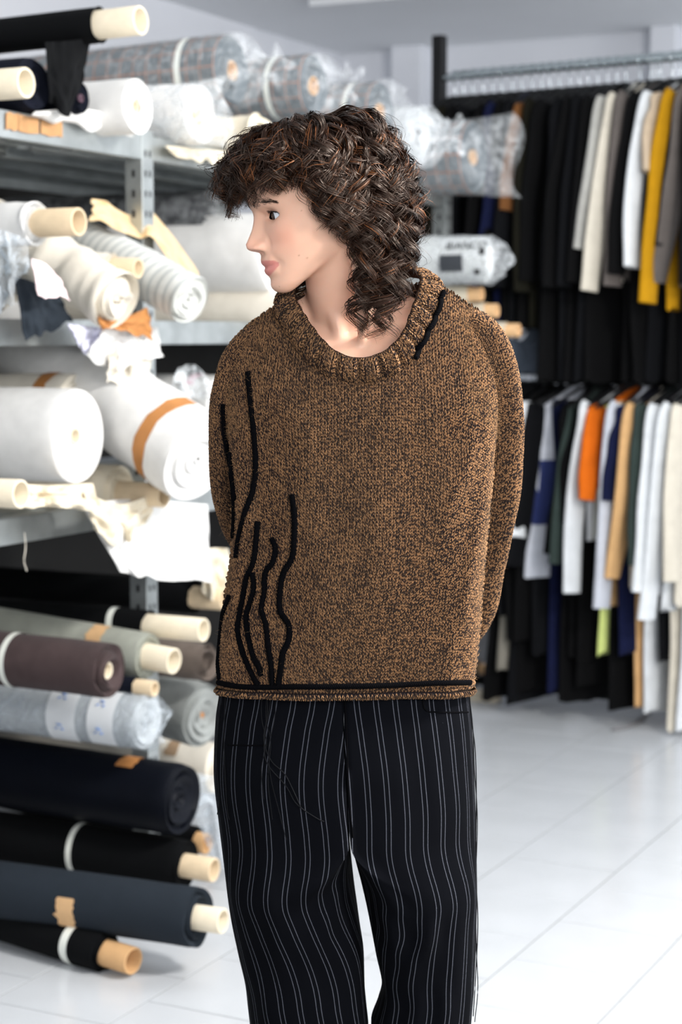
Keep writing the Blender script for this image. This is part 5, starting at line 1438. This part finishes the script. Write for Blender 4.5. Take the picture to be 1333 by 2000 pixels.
def free_thread(pts, r=.0006, Y=2.53):
    MB().tube(catmull([at(x, y, Y) for x, y in pts], 60), r, 5).build('loose_thread', THR, sweater)
free_thread([(916, 1335), (921, 1400), (929, 1470), (931, 1560), (930, 1700), (934, 1800), (930, 1900), (925, 1985)], .0008)
free_thread([(914, 1335), (924, 1420), (927, 1500), (933, 1600), (930, 1720), (931, 1850), (934, 1930), (928, 1996)], .0007)
# hands clasped behind the back (hidden by the torso)
def hand(w, fdir, palm_n, name):
    f = norm(fdir); n = norm(palm_n - f * (np.asarray(palm_n) @ f)); s = np.cross(n, f)
    vs_, es, rd = [], [], []
    def chain(pts, rs, root=None):
        prev = root
        for p, r in zip(pts, rs):
            vs_.append(tuple(w + f * p[0] + s * p[1] + n * p[2] - PO)); rd.append(r)
            if prev is not None: es.append((prev, len(vs_) - 1))
            prev = len(vs_) - 1
        return prev
    a = chain([(-.02, 0, 0), (.02, 0, 0), (.05, 0, 0)], [.024, .026, .024])
    for k, ln in enumerate((.075, .083, .078, .062)):
        y = (k - 1.5) * .0185
        chain([(.075, y, 0), (.075 + ln * .45, y, .008), (.075 + ln * .75, y, .022), (.075 + ln * .9, y, .036)], [.0095, .0085, .008, .007], a)
    chain([(.03, -.032, .006), (.055, -.045, .016), (.078, -.046, .026)], [.011, .010, .008], 1)
    me = bpy.data.meshes.new(name); me.from_pydata(vs_, es, [])
    o = bpy.data.objects.new(name, me); COL.objects.link(o); o.parent = PERSON; o['_o'] = tuple(PO)
    m = o.modifiers.new('skin', 'SKIN')
    for v, r in zip(me.skin_vertices[0].data, rd): v.radius = (r, r * .8)
    me.skin_vertices[0].data[0].use_root = True
    o.modifiers.new('sub', 'SUBSURF').levels = 1; o.modifiers['sub'].render_levels = 1
    me.materials.append(mat('hand_skin', '#dba88d', rough=.5, sub=.2, bump=.08, bscale=700))
hand(np.array(SL_L[0][-1]), (1, .1, -.3), (0, -1, 0), 'hand')
hand(np.array(SL_R[0][-1]), (-1, .1, .3), (0, -1, 0), 'hand')

# ---------------------------------------------------------------- hair
def hair_mat(name, c0, c1, c2):
    m = bpy.data.materials.new(name); m.use_nodes = True
    nt = m.node_tree; N, L = nt.nodes, nt.links; b = N['Principled BSDF']
    b.inputs['Roughness'].default_value = .46; b.inputs['Specular IOR Level'].default_value = .32; b.inputs['Specular Tint'].default_value = (1.0, .80, .66, 1)
    gi = N.new('ShaderNodeNewGeometry'); cr = N.new('ShaderNodeValToRGB'); els = cr.color_ramp.elements
    els[0].position = 0; els[0].color = (*lin(c0), 1); els[1].position = 1; els[1].color = (*lin(c2), 1)
    e = els.new(.75); e.color = (*lin(c1), 1)
    uvn = N.new('ShaderNodeUVMap'); sp = N.new('ShaderNodeSeparateXYZ'); L.new(uvn.outputs[0], sp.inputs[0])
    k1 = N.new('ShaderNodeMath'); k1.operation = 'MULTIPLY'; k1.inputs[1].default_value = .55; L.new(gi.outputs['Random Per Island'], k1.inputs[0])
    k2 = N.new('ShaderNodeMath'); k2.operation = 'MULTIPLY_ADD'; k2.inputs[1].default_value = .45; L.new(sp.outputs[0], k2.inputs[0]); L.new(k1.outputs[0], k2.inputs[2])
    L.new(k2.outputs[0], cr.inputs[0]); L.new(cr.outputs[0], b.inputs['Base Color'])
    return m
HAIR = hair_mat('brown_hair', '#0b0503', '#22110a', '#7c4a28')
def skull(d):       # distance of the scalp along a local direction
    d = norm(d)
    ax_ = np.array([.0755, .094, .106]); c = np.array([0, -.006, .004])
    # ellipsoid centred at c, ray from c
    return c + d / (np.abs(d / ax_) ** 2.5).sum(-1, keepdims=True) ** .4
hrng = np.random.default_rng(42)
LOCKS = []          # (path[n,3] local, radius of the curl, wavelength, strands)
def dirv(az, el):   # az 0 = forward, + = her right (away from the camera); el up
    az, el = np.radians(az), np.radians(el)
    return np.array([np.sin(az) * np.cos(el), np.cos(az) * np.cos(el), np.sin(el)])
def lock(root, ctrl, amp, wl, ns, thick=.0075):
    ctrl = [np.array(c, float) for c in ctrl]
    for c in ctrl:                      # long hair hangs straight down, whatever the tilt of the head
        if c[2] < -.03: c[1] += (-.03 - c[2]) * .21
    LOCKS.append((catmull(np.vstack([root] + ctrl), 44), amp, wl, ns, thick))
U_ = lambda a, b: hrng.uniform(a, b)
# fringe: from the top of the head forward and down over the brow
for k in range(84):
    az = U_(-68, 60); r = skull(dirv(az * .8 + U_(-12, 12), U_(50, 84)))
    end_r = U_(.096, .114) if abs(az) > 45 else U_(.104, .128)
    zt = U_(.010, .038) if abs(az) < 45 else U_(.016, .04)
    e = dirv(az, 0) * end_r * np.array([.86, 1, 1]) + np.array([0, 0, zt])
    m = skull(dirv(az, U_(36, 52))) * U_(1.08, 1.24)
    m2 = dirv(az, 0) * (end_r * U_(.96, 1.05)) * np.array([.86, 1, 1]) + np.array([0, 0, zt + U_(.02, .04)])
    lock(r, [skull(dirv(az, 62)) * U_(1.08, 1.18), m, m2, e], U_(.006, .011), U_(.040, .056), 30)
# crown and sides
for k in range(240):
    az = U_(-180, 180); el0 = U_(40, 89)
    if abs(az) < (50 if el0 > 70 else 78): continue
    r = skull(dirv(az, el0))
    elm = U_(10, 35); vol = U_(1.08, 1.34)
    m = skull(dirv(az + U_(-8, 8) + (14 * np.sign(az) if abs(az) < 80 else 0), elm)) * vol
    m0 = skull(dirv(az, (el0 + elm) / 2)) * (1 + (vol - 1) * .8)
    near_face = abs(az) < 95
    zt = U_(-.045, .0) if near_face else U_(-.09, -.01)
    rr2 = skull(dirv(az + U_(-10, 10) + (22 * np.sign(az) if abs(az) < 80 else 0), 0)) * U_(1.10, 1.38); rr2[2] = zt + .03
    e = rr2 * np.array([.98, .98, 1]); e[2] = zt
    lock(r, [m0, m, rr2, e], U_(.009, .015), U_(.038, .056), 30)
# the sides over the near and far temple and ear
for k in range(86):
    sx = -1 if k < 64 else 1
    az = sx * U_(76, 114); r = skull(dirv(az, U_(20, 55)))
    m = skull(dirv(az + U_(-6, 6), U_(5, 25))) * U_(1.08, 1.28)
    e = skull(dirv(az + U_(-8, 8), 0)) * U_(1.08, 1.28)
    zt = interp(np.array([abs(az)]), [50, 70, 85, 100, 120], [.008, -.016, -.040, -.052, -.08])[0] + U_(-.010, .02)
    e2 = e.copy(); e2[2] = zt; e[2] = zt + .035
    lock(r, [m, e, e2], U_(.008, .013), U_(.036, .050), 30)
# temples: between the fringe and the ear, swept back
for k in range(64):
    sx = -1 if k < 44 else 1
    az = sx * U_(52, 84); r = skull(dirv(az, U_(38, 80)))
    az2 = sx * U_(66, 92)
    zt = interp(np.array([abs(az2)]), [60, 75, 92], [.022, .006, -.022])[0] + U_(-.006, .016)
    m0 = skull(dirv(az, U_(38, 55))) * U_(1.10, 1.22); m = skull(dirv((az + az2) / 2, U_(16, 30))) * U_(1.10, 1.24)
    e0 = skull(dirv(az2, 0)) * U_(1.08, 1.20); e1 = e0.copy(); e1[2] = zt; e0[2] = zt + .028
    lock(r, [m0, m, e0, e1], U_(.006, .012), U_(.036, .055), 26)
# looser, wider waves lying over the curls
for k in range(70):
    az = U_(-180, 180); r = skull(dirv(az, U_(55, 89)))
    if abs(az) < 75: az = az * .75
    vol = U_(1.16, 1.36)
    e = skull(dirv(az + U_(-15, 15), 0)) * U_(1.15, 1.4)
    zt = U_(.02, .05) if abs(az) < 60 else (U_(-.02, .03) if abs(az) < 95 else U_(-.10, -.02))
    e1 = e.copy(); e[2] = zt + .035; e1[2] = zt
    lock(r, [skull(dirv(az, 48)) * (vol * .96), skull(dirv(az + U_(-10, 10), 24)) * vol, e, e1], U_(.008, .020), U_(.060, .095), 12, .012)
# locks parted over the top, from the crown down to either side
for k in range(44):
    sx = -1 if k < 30 else 1
    r = skull(dirv(sx * U_(10, 120), U_(72, 89)))
    az = sx * U_(58, 110)
    m0 = skull(dirv(az, U_(58, 70))) * U_(1.10, 1.18); m = skull(dirv(az + U_(-8, 8), U_(32, 45))) * U_(1.12, 1.26)
    e0 = skull(dirv(az + sx * 8, U_(6, 18))) * U_(1.14, 1.30); e1 = e0 * U_(.98, 1.04); e1[2] -= .03
    lock(r, [m0, m, e0, e1], U_(.007, .013), U_(.042, .062), 26)
# back and nape: long curls falling to the shoulder
for k in range(92):
    sx = -1 if k < 66 else 1
    az = sx * U_(108, 182); r = skull(dirv(az, U_(-25, 35)))
    out = skull(dirv(az, 0)) * U_(1.02, 1.32)
    zt = U_(-.155, -.075)
    if abs(az) > 150: zt = U_(-.12, -.06)
    p1 = out.copy(); p1[2] = U_(-.02, .02)
    p2 = out * U_(.94, 1.14); p2[2] = (p1[2] + zt) / 2
    p3 = out * U_(.90, 1.12); p3[2] = zt
    p3[1] += U_(-.005, .02)
    lock(r, [p1, p2, p3], U_(.010, .017), U_(.042, .060), 28)
# the bunch of ringlets in front of the near shoulder and the one on the far shoulder
for k in range(20):
    x0, y0 = U_(-.094, -.064), U_(-.095, -.042)
    zt = U_(-.200, -.135)
    lock(np.array([-.06, -.05, U_(-.03, .01)]), [np.array([x0 * 1.05, y0 - .008, -.04]), np.array([x0, y0 - .004, -.09]), np.array([x0 * .98 - .004, y0 + U_(.0, .022), zt])], U_(.012, .018), U_(.048, .066), 36, .0045)
for k in range(16):
    x0, y0 = U_(.040, .075), U_(-.03, .030)
    lock(np.array([.06, -.03, U_(-.03, .01)]), [np.array([x0 * 1.15, y0 - .01, -.05]), np.array([x0 * 1.1, y0, -.09]), np.array([x0, y0 + U_(.0, .02), U_(-.145, -.112)])], U_(.009, .013), U_(.040, .054), 28, .005)
# single curls at the forehead, hanging left of the brow
for k in range(5):
    y0 = U_(.112, .128)
    lock(skull(dirv(U_(-25, 28), 60)), [np.array([U_(-.02, .02), .10, .075]), np.array([U_(-.02, .02), y0, .035]), np.array([U_(-.018, .014), y0 - .008, U_(-.012, .004)])], U_(.005, .008), .045, 14, .003)

def strands_mesh(locks, rad, fly=0, seed=1):
    """every strand is a fine ribbon that follows the curl of its lock, its flat side turned outwards"""
    r_ = np.random.default_rng(seed); m = MB(); total = 0
    for (p, amp, wl, ns, th) in locks:
        L = np.concatenate([[0], np.cumsum(np.linalg.norm(np.diff(p, axis=0), axis=1))])
        seg = int(np.clip(L[-1] / wl * 10 + 7, 22, 52))
        s = np.linspace(0, L[-1], seg)
        q = np.stack([np.interp(s, L, p[:, i]) for i in range(3)], 1)
        for _ in range(2): q[1:-1] = (q[:-2] + 2 * q[1:-1] + q[2:]) / 4
        t = norm(np.gradient(q, axis=0))
        ref = norm(r_.normal(0, 1, 3)); a = norm(np.cross(t, ref)); b = np.cross(t, a)
        ph0 = r_.uniform(0, 2 * np.pi); hand_ = r_.choice([-1, 1]); tn = r_.uniform(0, 1)
        env = np.clip(s / L[-1] * r_.uniform(1.1, 1.7), 0, 1)[None] ** 1.4
        ns = int(ns * .68); K = ns + fly
        isf = (np.arange(K) >= ns)[:, None]
        off = r_.normal(0, 1, (K, 2)) * th * np.where(isf, .8, r_.uniform(.3, .62))
        dphi = r_.normal(0, 1, (K, 1)) * np.where(isf, .9, r_.uniform(.12, .38))
        amp_k = amp * (1 + r_.normal(0, .11, (K, 1))) * np.where(isf, 1.25, 1)
        wl_k = wl * (1 + r_.normal(0, .02, (K, 1)))
        ss = s[None] * (1 - np.abs(r_.normal(0, .05, (K, 1))))
        ang = ph0 + dphi + hand_ * ss / wl_k * 2 * np.pi
        fl = np.clip(.25 + env * .9, 0, 1) * (1 - .45 * (s / L[-1])[None] ** 3)
        qi = np.stack([np.interp(ss, s, q[:, i]) for i in range(3)], -1)
        rd = a[None] * np.cos(ang)[..., None] + b[None] * np.sin(ang)[..., None]
        X = qi + rd * (amp_k * env)[..., None] + a[None] * (off[:, :1] * fl)[..., None] + b[None] * (off[:, 1:] * fl)[..., None]
        X = X * (1 + np.where(isf, r_.uniform(0, .05, (K, 1)), 0) * env)[..., None]
        T = norm(np.gradient(X, axis=1))
        outw = norm(X * np.array([1, 1, .5])) * .8 + rd * .9 * env[..., None] + r_.normal(0, .35, (K, 1, 3))
        W = norm(np.cross(T, outw))
        prof = interp(np.linspace(0, 1, seg), [0, .15, .75, 1], [.8, 1, .85, .2])
        R = rad * r_.uniform(.6, 1.3, (K, 1)) * np.where(isf, .45, 1) * prof[None]
        V = np.stack([X + W * R[..., None], X - W * R[..., None]], 2)          # K, seg, 2, 3
        f = np.array([[k * 2, k * 2 + 1, k * 2 + 3, k * 2 + 2] for k in range(seg - 1)])
        Fq = (f[None] + (np.arange(K) * seg * 2)[:, None, None]).reshape(-1, 4)
        uv = np.zeros((K, seg * 2, 2)); uv[..., 0] = tn; uv[..., 1] = .5
        m.add(hw(V.reshape(-1, 3)), Fq, uv.reshape(-1, 2)); total += K * (seg - 1) * 2
    print('hair tris', total, 'locks', len(locks))
    return m
hm_ = strands_mesh(LOCKS, .00062, fly=2)
hair = hm_.build('hair', HAIR, PERSON); hair['kind'] = 'stuff'
hair['label'] = 'dark brown curly shag hair with fringe'
# scalp undergrowth so that no skin shows between the curls
cap = []
for el in np.linspace(-38, 89.5, 40):
    ring = []
    for az in np.linspace(-180, 180, 72, endpoint=False):
        d = dirv(az, el); p = skull(d)
        lim = interp(np.array([abs(az)]), [0, 40, 60, 75, 90, 120, 180], [44, 40, 30, 8, -8, -30, -38])[0]
        k = 1.05 if el > lim else .84
        ring.append(p * k * (1 + .02 * math.sin(az * .35) * math.sin(el * .4)))
    cap.append(ring)
cap = np.array(cap)
MB().grid(hw(cap.reshape(-1, 3)).reshape(cap.shape), closev=True).build('hair_roots', mat('hair_roots', '#0c0605', rough=1.0, bump=.6, bscale=300, spec=.0), hair)
# brows and lashes
brow = []
for sx in (-1, 1):
    for k in range(330):
        u = hrng.random()
        x = .010 + .040 * u; zz = .0130 + .006 * math.sin(u * 2.2) - .004 * u * u + hrng.normal(0, .0034) * (1.1 - u * .8)
        r_ = np.array([sx * x, 0, zz]); yy = .0895 - 9 * x * x
        d = norm(np.array([sx * 1.0, -.35, .55 - 1.1 * u])); L = U_(.005, .009)
        p0 = np.array([sx * x, yy + .0005, zz])
        brow.append(np.stack([p0, p0 + d * L * .5 + [0, .0012, 0], p0 + d * L]))
mbw = MB()
for p in brow:
    w_ = hw(p); 
    h = BVB.find_nearest(Vector(w_[1]))
    w_ = w_ + (np.array(h[0]) - w_[1]) + HF * .0004
    mbw.tube(w_, [.00020, .00018, .00008], 3, caps=False)
mbw.build('eyebrows', mat('brow_hair', '#2b1a12', rough=.5), PERSON)['kind'] = 'stuff'
ml = MB()
for sx in (-1, 1):
    lid_pts = []
    for u in np.linspace(-1, 1, 26):
        dx = u * .0152; zz = .0060 * (1 - abs(u) ** 2.2) + .0010 * u
        q = dx ** 2 + zz ** 2
        lid_pts.append([sx * (.0305 + dx), EYE[0][1] + math.sqrt(max((ER + .0018) ** 2 - q, 2e-5)), EZ + zz + .0004])
    lid_pts = np.array(lid_pts)
    ml.tube(hw(lid_pts), [.0007] * 26, 6)
    for k in range(60):
        u = hrng.random() * 1.0; i = u * 25; p0 = np.array([np.interp(i, np.arange(26), lid_pts[:, c]) for c in range(3)])
        d = norm(np.array([sx * (u - .35) * .9, 1.0, .15])); L = U_(.005, .008) * (.6 + .4 * u)
        ml.tube(hw(np.stack([p0, p0 + d * L * .55 + [0, 0, -.0008], p0 + d * L + [0, 0, .0016]])), [.0002, .00016, .00005], 3, caps=False)
ml.build('eyelashes', mat('lash', '#0c0706', rough=.5), PERSON)['kind'] = 'stuff'
